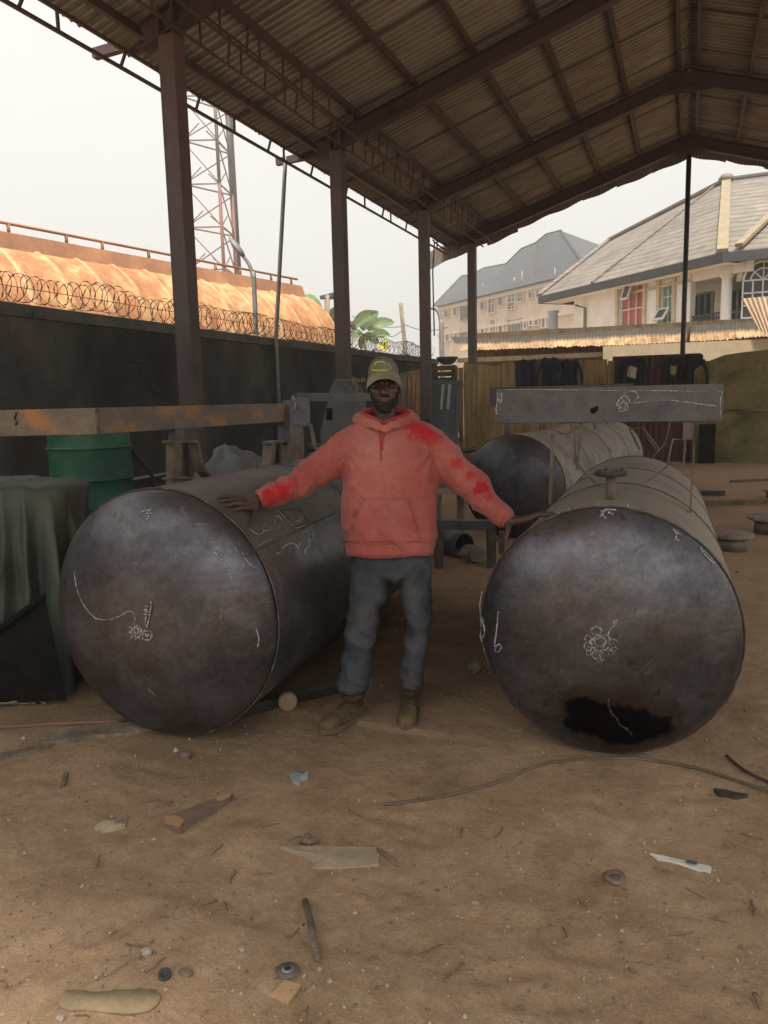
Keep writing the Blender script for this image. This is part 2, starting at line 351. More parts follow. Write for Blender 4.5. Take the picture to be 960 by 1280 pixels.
def tanker_mat():
    t = NT('flaking_orange_paint')
    a = t.noise(.9, 7, .65, dist=.4); b = t.noise(3.5, 7, .7, sc=(1, 1, .45))
    c = t.ramp(a, [(.28, (.33, .15, .066)), (.44, (.48, .25, .105)), (.56, (.60, .37, .17)), (.72, (.43, .21, .09))])
    c = t.mix(t.ramp(b, [(.42, .75), (.6, 0)]), c, (.30, .105, .04))
    c = t.mix(t.ramp(t.noise(7, 5, .7, loc=(5, 1, 2)), [(.6, 0), (.72, .6)]), c, (.58, .40, .20))
    x = t.N('ShaderNodeSeparateXYZ'); t.L(t.map(), x.inputs[0])
    fr = t.math('FRACT', t.math('ADD', t.math('MULTIPLY', x.outputs[0], 1.25), t.math('MULTIPLY', t.noise(2, 4), .10)))
    bd = t.math('MULTIPLY', t.ramp(fr, [(.76, 0), (.82, 1), (.92, 1), (.98, 0)]), t.ramp(t.noise(2.2, 6, .7, loc=(1, 5, 1)), [(.38, 0), (.6, .75)]))
    c = t.mix(bd, c, (.66, .48, .27)); bk = t.math('MULTIPLY', t.ramp(fr, [(.62, 0), (.74, .5), (.77, 0)]), t.noise(4, 4)); c = t.mix(bk, c, (.26, .09, .035))
    return t.out(c, .75, 0, t.bump(t.noise(12, 5), .3, .02))
MAT['tanker'] = tanker_mat()
MAT['tankerdeck'] = M('rust_brown_walkway', [(.3, (.22, .10, .055)), (.6, (.32, .155, .075)), (.75, (.38, .21, .11))], 2, (.75, .95), 0, .3)
MAT['towerred'] = M('faded_red_tower_paint', [(.3, (.16, .065, .052)), (.7, (.22, .10, .08))], 3, (.6, .8), 0, .1)
MAT['towerwhite'] = M('weathered_white_tower_paint', [(.3, (.10, .085, .075)), (.7, (.18, .155, .135))], 3, (.6, .8), 0, .1)
MAT['lampmetal'] = M('grey_galvanised_pole', [(.3, (.16, .16, .16)), (.7, (.24, .235, .23))], 5, (.5, .7), .4, .1)
MAT['banana'] = M('banana_leaf', [(.3, (.08, .14, .055)), (.55, (.14, .21, .085)), (.75, (.20, .26, .11))], 3, (.45, .65), 0, .2, 30, sc=(1, 1, 3))
MAT['leafyellow'] = M('yellow_leaf', [(.3, (.42, .38, .03)), (.7, (.5, .46, .06))], 5, (.5, .7))
MAT['bananastem'] = M('banana_stem', [(.3, (.10, .10, .05)), (.7, (.17, .15, .08))], 8, (.7, .9))
MAT['whitewash'] = M('pale_rendered_wall', [(.3, (.60, .59, .55)), (.5, (.74, .73, .69)), (.7, (.68, .65, .60))], 1.1, (.85, .97), 0, .2, 20, .01, sc=(1, 1, .4))
MAT['cream'] = M('cream_trim', [(.3, (.42, .35, .24)), (.7, (.56, .48, .35))], 3, (.8, .95), 0, .2, 20)
MAT['farwall'] = M('unpainted_pink_render', [(.3, (.42, .33, .26)), (.5, (.52, .42, .34)), (.7, (.46, .35, .26))], .35, (.9, 1), 0, .2, 6, .02, sc=(1, 1, .4))
def roof_tile(name, cols, period=.42):
    t = NT(name); c = t.ramp(t.noise(.6, 6, .6), cols)
    wv = t.N('ShaderNodeTexWave', wave_type='BANDS', bands_direction='Z', wave_profile='SAW'); wv.inputs['Scale'].default_value = .314 / period * 1.6
    wv.inputs['Distortion'].default_value = .25; wv.inputs['Detail'].default_value = 2; wv.inputs['Detail Scale'].default_value = 3; t.L(t.map(), wv.inputs['Vector'])
    c = t.mix(t.ramp(wv.outputs['Fac'], [(.0, .7), (.38, 0)]), c, (.05, .045, .04))
    v = t.N('ShaderNodeTexVoronoi'); v.inputs['Scale'].default_value = 2.6; t.L(t.map((1, 1, 2.2)), v.inputs['Vector'])
    sv = t.N('ShaderNodeSeparateXYZ'); t.L(v.outputs['Color'], sv.inputs[0]); c = t.mix(.4, c, t.ramp(sv.outputs[0], [(0, .3), (1, .72)]), 'OVERLAY')
    return t.out(c, .7, 0, t.bump(wv.outputs['Fac'], .6, .04))
MAT['roofbrown'] = roof_tile('brown_stone_coated_tiles', [(.3, (.155, .13, .11)), (.55, (.20, .172, .145)), (.75, (.24, .20, .165))])
MAT['roofgrey'] = roof_tile('dark_slate_roof', [(.3, (.045, .05, .058)), (.6, (.065, .07, .08)), (.75, (.08, .082, .088))], .6)
MAT['hiptile'] = M('yellowish_hip_tiles', [(.3, (.21, .165, .105)), (.7, (.30, .24, .155))], 3, (.7, .9), 0, .3)
MAT['fascia'] = M('dark_grey_fascia', [(.3, (.035, .036, .04)), (.7, (.055, .055, .06))], 2, (.6, .8))
MAT['bluecol'] = M('blue_grey_painted_column', [(.3, (.26, .30, .35)), (.7, (.34, .38, .42))], 2, (.7, .9))
MAT['glass'] = M('dusty_window_glass', [(.3, (.05, .055, .06)), (.7, (.09, .095, .10))], 2, (.12, .3), 0, .05)
MAT['redcurtain'] = M('red_curtain_glass', [(.3, (.30, .07, .05)), (.5, (.42, .11, .075)), (.7, (.36, .085, .06))], 2, (.25, .45), 0, .1, sc=(6, 6, .4))
MAT['greencurtain'] = M('green_curtain_glass', [(.3, (.07, .20, .13)), (.5, (.11, .28, .19)), (.7, (.16, .32, .22))], 2, (.2, .4), 0, .1, sc=(6, 6, .4))
MAT['winframe'] = M('white_window_frame', [(.3, (.55, .54, .52)), (.7, (.68, .67, .64))], 5, (.5, .7))
MAT['iron'] = M('dark_wrought_iron', [(.3, (.035, .035, .036)), (.7, (.06, .058, .055))], 5, (.5, .7), .3)
def awning_mat():
    t = NT('rusted_corrugated_sheet')
    a = t.noise(.8, 6, .6, sc=(1, .5, .5)); b = t.noise(5, 6, .7, sc=(1, .3, .3))
    c = t.ramp(a, [(.3, (.30, .17, .075)), (.5, (.48, .31, .15)), (.7, (.56, .40, .22))])
    c = t.mix(t.ramp(b, [(.4, .7), (.62, 0)]), c, (.13, .065, .035))
    # upper courses darken to near black
    x = t.N('ShaderNodeSeparateXYZ'); t.L(t.map(), x.inputs[0])
    k = t.ramp(t.math('ADD', t.math('MULTIPLY', x.outputs[1], .62), t.math('MULTIPLY', t.noise(2.5, 5, .7, sc=(1, .2, .2)), .5)), [(-.0, 0), (.28, .95)])
    c = t.mix(k, c, (.035, .028, .024))
    return t.out(c, .7, .15, t.bump(t.noise(20, 5), .2, .01))
MAT['awning'] = awning_mat()
MAT['pinksheet'] = M('pinkish_corrugated_sheet', [(.3, (.42, .30, .20)), (.6, (.55, .42, .30)), (.75, (.36, .22, .13))], 2, (.6, .8), .1, .2, sc=(1, 1, .3))
def plank_mat(name, a, b, c_):
    t = NT(name); n = t.noise(2.2, 6, .65, sc=(6, 6, .35)); g = t.noise(9, 5, .7, sc=(9, 9, .3), loc=(2, 0, 5))
    oi = t.N('ShaderNodeObjectInfo'); c = t.ramp(n, [(.3, a), (.5, b), (.7, c_)])
    c = t.mix(.45, c, t.ramp(g, [(.3, .15), (.7, .8)]), 'OVERLAY')
    k = t.noise(1.1, 4, .6, sc=(3, 3, 1), loc=(7, 3, 1)); c = t.mix(t.ramp(k, [(.5, 0), (.68, .7)]), c, (.045, .028, .015))
    return t.out(c, .85, 0, t.bump(g, .3, .006))
MAT['plank'] = plank_mat('weathered_boards', (.20, .13, .05), (.32, .22, .095), (.42, .31, .15))
MAT['plankdark'] = plank_mat('dark_boards', (.07, .048, .026), (.13, .09, .045), (.17, .125, .065))
MAT['plankgrey'] = plank_mat('greyed_wood', (.15, .115, .08), (.24, .19, .14), (.31, .26, .20))
MAT['moss'] = M('mossy_wall', [(.32, (.04, .036, .018)), (.44, (.11, .10, .04)), (.56, (.19, .16, .07)), (.68, (.085, .06, .038)), (.78, (.22, .19, .12))], 1.3, (.85, .97), 0, .5, 20, .02, detail=8)
MAT['maroon'] = M('maroon_sheet', [(.3, (.055, .02, .016)), (.7, (.09, .032, .024))], 2, (.6, .85), 0, .2, sc=(4, 4, .5))
MAT['beige'] = M('beige_fascia_board', [(.3, (.40, .32, .21)), (.7, (.52, .43, .30))], 2, (.8, .95))
MAT['blackcloth'] = M('black_cloth', [(.3, (.010, .011, .014)), (.7, (.024, .024, .028))], 6, (.9, 1), 0, .3, 90)
MAT['navycloth'] = M('navy_cloth', [(.3, (.016, .020, .036)), (.7, (.034, .038, .058))], 6, (.9, 1), 0, .3, 90)
MAT['paleprint'] = M('pale_print', [(.3, (.36, .34, .28)), (.7, (.5, .47, .4))], 14, (.9, 1))
MAT['greenprint'] = M('green_print', [(.4, (.12, .26, .05)), (.6, (.30, .42, .12))], 14, (.9, 1))
MAT['bluedoor'] = M('blue_grey_painted_door', [(.3, (.065, .078, .092)), (.6, (.10, .118, .135)), (.75, (.12, .115, .105))], 3, (.6, .8), 0, .15)
MAT['frosted'] = M('frosted_slot_glass', [(.3, (.30, .33, .36)), (.7, (.40, .43, .46))], 3, (.3, .5))
MAT['greymachine'] = M('grey_machine_paint', [(.3, (.06, .064, .065)), (.6, (.095, .10, .10)), (.75, (.08, .066, .052))], 4, (.5, .75), .1, .2, dust=(DUST, .5))
MAT['darkiron'] = M('dark_oily_iron', [(.3, (.022, .02, .019)), (.6, (.045, .04, .037)), (.75, (.07, .052, .04))], 6, (.5, .8), .3, .3, dust=(DUST, .4))
MAT['green'] = M('green_drum_paint', [(.3, (.012, .062, .036)), (.55, (.022, .105, .06)), (.66, (.03, .12, .07)), (.74, (.085, .06, .035))], 5, (.45, .7), .05, .2, 40, dust=(DUST, .5))
def tarp_mat(name, a, b, st):
    t = NT(name); n = t.noise(2.4, 7, .65, sc=(1, 1, .7)); c = t.ramp(n, [(.3, a), (.62, b)])
    k = t.noise(3.1, 6, .65, sc=(1.4, 1.4, .5), loc=(4, 2, 8)); c = t.mix(t.ramp(k, [(.5, 0), (.66, .75)]), c, st)
    return t.out(c, t.ramp(n, [(.3, .55), (.7, .8)]), 0, t.bump(t.noise(60, 3), .15, .003))
MAT['tarpgreen'] = tarp_mat('dusty_green_tarpaulin', (.034, .046, .036), (.082, .10, .078), (.10, .076, .048))
MAT['tarpgrey'] = tarp_mat('dusty_grey_tarpaulin', (.09, .10, .102), (.155, .165, .165), (.14, .115, .085))
MAT['rubber'] = M('black_plastic', [(.3, (.006, .006, .0065)), (.7, (.016, .0155, .015))], 6, (.8, .95), spec=.15)
MAT['conc'] = M('concrete_lump', [(.3, (.16, .14, .115)), (.7, (.27, .24, .20))], 9, (.9, 1), 0, .6, 40, .01)
MAT['stone'] = M('pale_stone', [(.3, (.30, .245, .19)), (.7, (.48, .42, .35))], 9, (.9, 1), 0, .6, 40, .006)
MAT['stonedark'] = M('brown_stone', [(.3, (.14, .10, .07)), (.7, (.25, .19, .14))], 9, (.9, 1), 0, .6, 40, .006)
MAT['cable'] = M('dusty_cable', [(.3, (.10, .072, .048)), (.7, (.20, .15, .10))], 8, (.8, .95))
MAT['darkcable'] = M('dark_rubber_cable', [(.3, (.03, .025, .022)), (.7, (.075, .058, .045))], 8, (.7, .9))
MAT['copperhose'] = M('reddish_hose', [(.3, (.17, .085, .055)), (.7, (.25, .14, .095))], 8, (.6, .8))
MAT['card'] = M('trodden_cardboard', [(.3, (.28, .22, .155)), (.7, (.43, .345, .245))], 7, (.9, 1), 0, .3)
MAT['cardfresh'] = M('tan_cardboard', [(.3, (.40, .25, .13)), (.7, (.50, .33, .19))], 7, (.9, 1), 0, .3)
MAT['woodred'] = M('painted_wood_offcut', [(.3, (.13, .085, .07)), (.5, (.21, .14, .105)), (.7, (.15, .11, .10))], 7, (.8, .95), 0, .3, sc=(1, 1, 1))
MAT['woodraw'] = M('raw_wood_end', [(.3, (.36, .21, .10)), (.7, (.46, .29, .15))], 12, (.85, 1), 0, .3)
MAT['paper'] = M('torn_white_paper', [(.3, (.60, .58, .53)), (.7, (.78, .77, .73))], 8, (.85, 1))
MAT['sole'] = M('tan_insole', [(.3, (.25, .19, .11)), (.7, (.37, .29, .18))], 7, (.9, 1), 0, .3)
MAT['disc'] = M('grey_abrasive_disc', [(.3, (.10, .085, .075)), (.7, (.17, .15, .135))], 12, (.8, .95), 0, .4, 150)
MAT['discmetal'] = M('bright_washer', [(.3, (.25, .25, .26)), (.7, (.40, .40, .40))], 12, (.35, .5), .7)
MAT['rustsheet'] = M('sunlit_rusty_sheet', [(.3, (.24, .13, .065)), (.5, (.36, .20, .10)), (.7, (.40, .27, .15))], 2.5, (.7, .9), 0, .2, sc=(3, 3, .4))
MAT['redpaint'] = M('red_oxide_tin', [(.3, (.35, .06, .04)), (.7, (.45, .10, .07))], 5, (.5, .8))
MAT['skin'] = M('dark_brown_skin', [(.3, (.060, .034, .024)), (.7, (.086, .052, .038))], 14, (.38, .52), 0, .15, 220, .0015, spec=.4)
MAT['hair'] = M('black_beard_hair', [(.3, (.006, .005, .005)), (.7, (.012, .010, .009))], 60, (.8, .95), 0, .6, 260, .004)
MAT['eye'] = M('eye_white', [(.3, (.22, .19, .165)), (.7, (.28, .25, .22))], 30, (.2, .3))
MAT['palm'] = M('paler_nail', [(.3, (.14, .085, .065)), (.7, (.20, .13, .10))], 14, (.4, .6))
MAT['bootdark2'] = M('rust_brown_flake', [(.3, (.022, .014, .01)), (.7, (.075, .048, .032))], 30, (.7, .9))
# ================================================================ SETTING
MOUND = G(300, 1043)
def gz(x, y):
    z = .018 * fbm(x, y, 0, 3, .6) + .010 * fbm(x, y, 3, 3, 2.1)
    d = math.hypot(x - MOUND.x, (y - MOUND.y) * 1.2)
    z += .035 * math.exp(-(d / .10) ** 2)
    if y < 3.4:                                         # a shallow trodden rut across the yard
        yy = y - (1.98 + .12 * math.sin(x * 1.7)); z += .012 * math.tanh(yy / .05) * math.exp(-((x + 1.5) / 1.0) ** 2) * -1
    return z
def axis(dense, far):
    out = []
    for a, b, st in dense: out += list(np.arange(a, b, st))
    return sorted(set([-far, -60, -30, -16] + [round(float(v), 4) for v in out] + [30, 60, far]))
PRINTS = []
_r = random.Random(21)
for _k in range(46):
    _g = G(_r.uniform(-30, 990), _r.uniform(945, 1270)); PRINTS.append((_g.x, _g.y, _r.uniform(0, 6.28), _r.uniform(.7, 1.1)))
def prints(x, y):
    z = 0
    for (px_, py_, a, s) in PRINTS:
        dx, dy = x - px_, y - py_
        if dx * dx + dy * dy > .06: continue
        u, v_ = (dx * math.cos(a) + dy * math.sin(a)) / (.125 * s), (-dx * math.sin(a) + dy * math.cos(a)) / (.050 * s); r2 = u * u + v_ * v_
        z += -.0065 * math.exp(-r2 * r2 * .9) + .004 * math.exp(-((math.sqrt(r2) - 1.25) / .22) ** 2)
    return z
gx = axis([(-11, -4.6, .3), (-4.6, -3, .05), (-3, 1.4, .024), (1.4, 3.0, .05), (3.0, 14, .35)], 125)
gy = axis([(-9, .4, .5), (.4, 3.6, .022), (3.6, 4.6, .04), (4.6, 9, .08), (9, 24, .3)], 125)
m = MB()
def gfn(u, q):
    near = -6 < u < 5 and .2 < q < 20
    z = gz(u, q)
    if near and q < 6: z += prints(u, q) + .0035 * fbm(u, q, 5, 4, 7) + .0022 * fbm(u, q, 8, 3, 24)
    return (u, q, z if near else z * .5)
m.grid(gfn, gx, gy)
struct(m, 'ground', MAT['ground'])

# ---- boundary wall with coping
wallT = thing('boundary_wall', 'long soot-blackened boundary wall under the coil of razor wire', 'wall', (-6.65, 8, 0))
m = MB(); m.box2((-6.85, -5, -.1), (-6.5, 20.6, 2.56)); m.build('wall_face', MAT['soot'], wallT)
m = MB()
for k in range(9):
    y0 = -5 + k * 2.85; m.box2((-6.9, y0, 2.563), (-6.46 + random.uniform(-.012, .012), y0 + 2.84, 2.70 + random.uniform(-.012, .012)))
m.build('coping', MAT['coping'], wallT, bevel=.012)
m = MB(); a = onX(160, 450, -6.48); m.tube([a, a + Vector((.0, .24, .0))], .018, 8); m.tube([a + Vector((0, .05, 0)), a + Vector((-.03, .05, -.16))], .012, 6)
m.tube(smooth_path([onX(176, 462, -6.47), onX(190, 485, -6.47), onX(206, 498, -6.47)]), .008, 5)
m.build('pipe_bracket', MAT['iron'], wallT)

# ---- razor wire
m = MB(); pts = []; K = 5200
for k in range(K):
    t = k / K; y = -2 + 22.4 * t; a = 2 * math.pi * t * 205
    rr = .165 + .06 * noise.noise(Vector((y * .8, 3, 0))) + .02 * noise.noise(Vector((y * 5, 9, 0)))
    pts.append((-6.68 + rr * math.cos(a) * .95 + .10 * noise.noise(Vector((y * .9, 0, 7))), y + .13 * math.sin(a * .5 + 1) + .05 * noise.noise(Vector((y * 3, 1, 5))), 2.70 + .19 + .07 * noise.noise(Vector((y * 1.1, 5, 2))) + rr * math.sin(a)))
m.tube(pts, [.0034 if k % 4 else .008 for k in range(K)], 4)
m.tube([(-6.68, -2, 2.9), (-6.68, 20.4, 2.9)], .004, 4)
solo(m, 'razor_wire', MAT['wire'], 'tangled coil of rusty razor wire running along the top of the black wall', 'razor wire')

# ---- rusty orange tank beyond the wall
TZ = 4.75
ta, tb = G(356, 356, TZ), G(0, 292, TZ)
tdir = (tb - ta).normalized(); tside = Vector((-tdir.y, tdir.x, 0))
if tside.x < 0: tside = -tside
tank = thing('fuel_trailer_tank', 'huge rusty orange cylindrical tank with rail on top, beyond the black wall', 'storage tank', (ta.x, ta.y, 0), math.atan2(tdir.y, tdir.x))
TR = 1.75; tc = Vector((ta.x, ta.y, TZ - .22 - TR)); TL = (tb - ta).length + 5
m = MB(); prof = [(TR * math.cos(q), -.75 * math.sin(q)) for q in (1.5, 1.25, 1.0, .75, .5, .25)] + [(TR, .0)]
s_ = .0
while s_ < TL: prof += [(TR, s_ + .62), (TR + .025, s_ + .66), (TR + .025, s_ + .74), (TR, s_ + .78)]; s_ += .8
m.lathe(prof, tc, tdir, 56); m.build('shell', MAT['tanker'], tank)
m = MB()
poly = [tc + tside * a + Vector((0, 0, b)) - tdir * .0 for a, b in ((-.75, TR * .9), (-.7, TR + .1), (-.6, TR + .13), (.6, TR + .13), (.7, TR + .10), (.80, TR * .885))]
m.prism([q + tdir * .15 for q in poly], tdir * TL); m.build('walkway', MAT['tankerdeck'], tank)
m = MB()
for sd_ in (.62, -.62):
    o = tc + tside * sd_ + Vector((0, 0, TR + .13))
    m.tube([o + Vector((0, 0, .14)) + tdir * .25, o + Vector((0, 0, .14)) + tdir * TL], .028, 6)
    k = .5
    while k < TL: m.tube([o + tdir * k - Vector((0, 0, .03)), o + tdir * k + Vector((0, 0, .14))], .03, 6); k += 1.15 if int(k) % 2 else .8
m.build('top_rail', MAT['tankerdeck'], tank)
for k in (2.2, 8.2):
    m = MB(); m.box(tc + tdir * k - Vector((0, 0, 1.85)), (.5, 2.4, 1.3), tdir, tside); m.build('support_cradle', MAT['iron'], tank)

# ---- lattice mast
tw = thing('lattice_mast', 'tall red and white steel lattice mast rising behind the orange tank', 'mast', P(262, 345, 45).xy.to_3d())
b0, b1, b2 = [Vector((q.x, q.y, 0)) for q in (P(235, 335, 44), P(280, 335, 44), P(296, 335, 46.6))]
ctr = (b0 + b1 + b2) / 3
def tp(b, z): return ctr + (b - ctr) * (1.06 - z * .008) + Vector((0, 0, z))
lev = [-.1 + 2.34 * k for k in range(13)]
for i, b in enumerate((b0, b1, b2)):
    for j in range(0, 12, 3):
        m = MB(); m.tube([tp(b, lev[j]), tp(b, lev[j + 3])], .15 if i == 2 else .10, 8); m.build('leg', MAT['towerred' if (j // 3) % 2 else 'towerwhite'], tw)
for j in range(12):
    mm = MAT['towerred' if (j // 3) % 2 else 'towerwhite']; m = MB()
    for p_, q_ in ((b0, b1), (b1, b2), (b2, b0)):
        m.bar(tp(p_, lev[j]), tp(q_, lev[j]), .07, .07)
        mid = (tp(p_, lev[j]) + tp(q_, lev[j])) / 2
        m.bar(tp(p_, lev[j + 1] - .05), tp(q_, lev[j] + .05), .06, .06)
        m.bar(mid + Vector((0, 0, .9)), tp(p_, lev[j]) + Vector((0, 0, .0)), .05, .05)
    m.build('bracing', mm, tw)
m = MB()
for k in range(3): m.tube([tp(b2, 0) + Vector((.16, .1 * k, 0)), tp(b2, 28) + Vector((.13, .1 * k, 0))], .05, 5)
m.build('feeder_cable', MAT['iron'], tw)

# ---- street lamps
def lamp(px0, py0, pts, head, d, label):
    base = P(px0, py0, d); base.z = 0
    t = thing('street_lamp', label, 'street lamp', base, 0, None)
    path = smooth_path([base] + [P(x, y, d) for x, y in pts], 6)
    m = MB(); m.tube(path, [lerp(.05, .028, k / (len(path) - 1)) * d / 14 for k in range(len(path))], 8); m.build('pole', MAT['lampmetal'], t)
    a, b = P(*head[0], d), P(*head[1], d); m = MB()
    m.tube([a, lerp(a, b, .2), lerp(a, b, .6), b], [.05, .10, .12, .04], 10, flat=.5); m.build('lamp_head', MAT['lampmetal'], t)
lamp(318, 418, [(318, 365), (316, 345), (311, 330), (303, 319)], ((305, 321), (287, 297)), 13.5, 'grey curved street lamp with its long head leaning over beside the lattice mast')
lamp(553, 440, [(552, 420), (551, 400), (547, 388), (541, 385), (535, 386)], ((535, 386), (524, 384)), 30, 'small curved street lamp half hidden behind the third column')

# ---- thin pole against the wall, utility poles and wires
m = MB(); a = onX(345, 421, -6.42); m.tube([Vector((-6.42, a.y, 0)), a, onX(357, 196, -6.36)], .035, 8)
solo(m, 'thin_pole', MAT['lampmetal'], 'thin grey pipe standing against the black wall up to the eave bracket', 'pole')
up = thing('utility_pole', 'slightly leaning wooden utility pole with wires beyond the wall', 'utility pole', Vector((P(507, 440, 40).x, P(507, 440, 40).y, 0)))
m = MB(); a = P(507, 440, 40); m.tube([Vector((a.x, a.y, 0)), a, P(501, 379, 40)], .11, 7); m.build('pole', MAT['plankgrey'], up)
m = MB()
for (q0, q1) in (((504, 405), (560, 409)), ((504, 408), (440, 395)), ((505, 410), (480, 418))):
    a, b = P(*q0, 40), P(*q1, 40); m.tube([lerp(a, b, k / 8) - Vector((0, 0, .25 * math.sin(math.pi * k / 8))) for k in range(9)], .018, 4)
m.build('wire', MAT['iron'], up)
up = thing('utility_pole', 'dark power pole with a crossarm left of the second column', 'utility pole', Vector((P(409, 410, 34).x, P(409, 410, 34).y, 0)))
m = MB(); a = P(409, 410, 34); m.tube([Vector((a.x, a.y, 0)), a, P(409, 369, 34)], .12, 7); m.build('pole', MAT['plankgrey'], up)
m = MB(); m.bar(P(400, 372, 34), P(420, 367, 34), .12, .14)
for q in (402, 406, 413, 417): m.tube([P(q, 371 - (q - 402) * .2, 34), P(q, 374, 34)], .07, 6)
m.build('crossarm', MAT['iron'], up)
# small pale hut by the end of the tank
hut = thing('white_hut', 'small flat-roofed white hut beyond the wall beside the orange tank', 'building', Vector((P(410, 410, 28).x, P(410, 410, 28).y, 0)))
a, b = P(398, 405, 28), P(437, 409, 28); m = MB(); ux = (b - a); ux.z = 0; L = ux.length; ux.normalize(); uy = Vector((-ux.y, ux.x, 0))
m.box((a + b) / 2 * 1 + uy * 1 - Vector((0, 0, a.z / 2)), (L, 2, a.z), ux, uy); m.build('wall', MAT['whitewash'], hut)
m = MB(); m.box((a + b) / 2 + uy * 1 + Vector((0, 0, .07)), (L + .3, 2.3, .12), ux, uy); m.build('roof', MAT['coping'], hut)

# ---- banana plants
def leaf(m, a, b, wd, nrm=None, sag=.1):
    a = Vector(a); b = Vector(b); d = (b - a); L = d.length; d.normalize()
    u = d.cross(FWD).normalized(); n = u.cross(d); rows = []
    for k in range(11):
        t = k / 10; c = lerp(a, b, t) + Vector((0, 0, sag * L * math.sin(math.pi * t)))
        hw = wd / 2 * (math.sin(math.pi * min(1, t * .93 + .07)) ** .55)
        rows.append([c + u * hw * q + n * (-.25 * hw * abs(q) + .02 * random.uniform(-1, 1)) for q in (-1, -.5, 0, .5, 1)])
    m.rings(rows, True, False, False)
    m.tube([lerp(a, b, k / 10) + Vector((0, 0, sag * L * math.sin(math.pi * k / 10))) for k in range(11)], [wd * .04 * (1 - k / 12) for k in range(11)], 5)
def banana(base_px, leaves, d, label, yellow=None):
    c = P(*base_px, d); t = thing('banana_plant', label, 'banana plant', Vector((c.x, c.y, 0)), 0, None)
    m = MB(); m.tube([Vector((c.x, c.y, 0)), c], [.16, .08], 8); m.build('stem', MAT['bananastem'], t)
    for (q0, q1, wd) in leaves:
        m = MB(); leaf(m, P(*q0, d), P(*q1, d - random.uniform(-.6, 1.0)), wd); m.build('leaf', MAT['banana'], t)
    if yellow:
        m = MB(); leaf(m, P(*yellow[0], d - .3), P(*yellow[1], d - .5), yellow[2]); m.build('leaf', MAT['leafyellow'], t)
banana((456, 425), [((452, 412), (473, 389), .55), ((441, 409), (471, 391), .6), ((459, 412), (493, 403), .55), ((462, 421), (488, 419), .45), ((455, 418), (474, 430), .45), ((452, 415), (438, 424), .5), ((458, 418), (450, 436), .45)], 38, 'banana plant with broad green leaves and one yellow leaf above the razor wire', ((477, 427), (483, 439), .55))
banana((404, 406), [((405, 404), (381, 368), .42)], 26, 'single long banana leaf leaning out behind the end of the orange tank')
banana((417, 399), [((419, 400), (417, 384), .5), ((420, 400), (430, 388), .4)], 36, 'green banana clump peeping out behind the second column')

# ---- far apartment block
fb = thing('apartment_block', 'long unfinished apartment block with dark hipped roof far behind the yard', 'building', Vector((P(640, 400, 92).x, P(640, 400, 92).y, 0)))
FZ = 13.6
fa, fc = G(548, 384, FZ), G(684, 352, FZ)
fd = (fc - fa).normalized(); fin = Vector((-fd.y, fd.x, 0))
if fin.dot(FWD) < 0: fin = -fin
FL = (fc - fa).length * 1.28
fb_c = fa + fd * FL
def hit(px, py, p0, n):
    q = ray(px, py); return CAMP + q * ((p0 - CAMP).dot(n) / q.dot(n))
m = MB(); q0 = Vector((fa.x, fa.y, 0))
m.box(q0 + fd * FL / 2 + fin * 6 + Vector((0, 0, FZ / 2)), (FL, 12, FZ), fd, fin); m.build('wall', MAT['farwall'], fb)
m = MB()
for z in (FZ - .35, FZ - 3.6, FZ - 6.9): m.box(q0 + fd * FL / 2 + fin * -.06 + Vector((0, 0, z)), (FL + .2, .3, .32), fd, fin)
m.build('floor_band', MAT['cream'], fb)
def fpx(x, y): return 530 + x / 4.571, 280 + y / 4.571
wins = [(135, 515, 24, 32), (185, 502, 18, 38), (240, 508, 46, 75), (342, 470, 22, 42), (393, 465, 36, 84), (445, 445, 24, 42), (507, 425, 38, 42), (507, 472, 38, 30), (558, 423, 30, 38), (616, 408, 18, 30), (660, 400, 20, 36),
        (140, 645, 24, 40), (190, 632, 18, 34), (242, 622, 52, 42), (342, 608, 22, 36), (400, 588, 30, 74), (445, 600, 24, 46), (525, 580, 70, 66), (592, 572, 30, 46), (618, 560, 18, 38), (650, 560, 20, 36), (690, 560, 20, 60)]
for x, y, ww, hh in wins:
    c = hit(*fpx(x, y), fa, fin); e = hit(*fpx(x + ww / 2, y), fa, fin); hz = hit(*fpx(x, y - hh / 2), fa, fin)
    wd = abs((e - c).dot(fd)) * 2; ht = (hz.z - c.z) * 2
    m = MB(); m.box(c + fin * .02, (wd, .3, ht), fd, fin)
    f_ = m.build('window', MAT['glass'], fb)
    m = MB(); fr = .09
    for sx in (-1, 1): m.box(c + fd * sx * (wd / 2 + fr / 2) - fin * .12, (fr, .3, ht + .2), fd, fin)
    m.box(c - Vector((0, 0, ht / 2 + fr / 2)) - fin * .16, (wd + .3, .42, fr), fd, fin)
    if ww > 28:
        nb = 3 if ww > 40 else 1
        for k in range(nb): m.box(c + fd * wd * ((k + 1) / (nb + 1) - .5) - fin * .12, (.09, .2, ht), fd, fin)
        m.box(c + Vector((0, 0, ht * .12)) - fin * .12, (wd, .2, .09), fd, fin)
    m.build('frame', MAT['farwall' if ww < 40 else 'plankgrey'], f_)
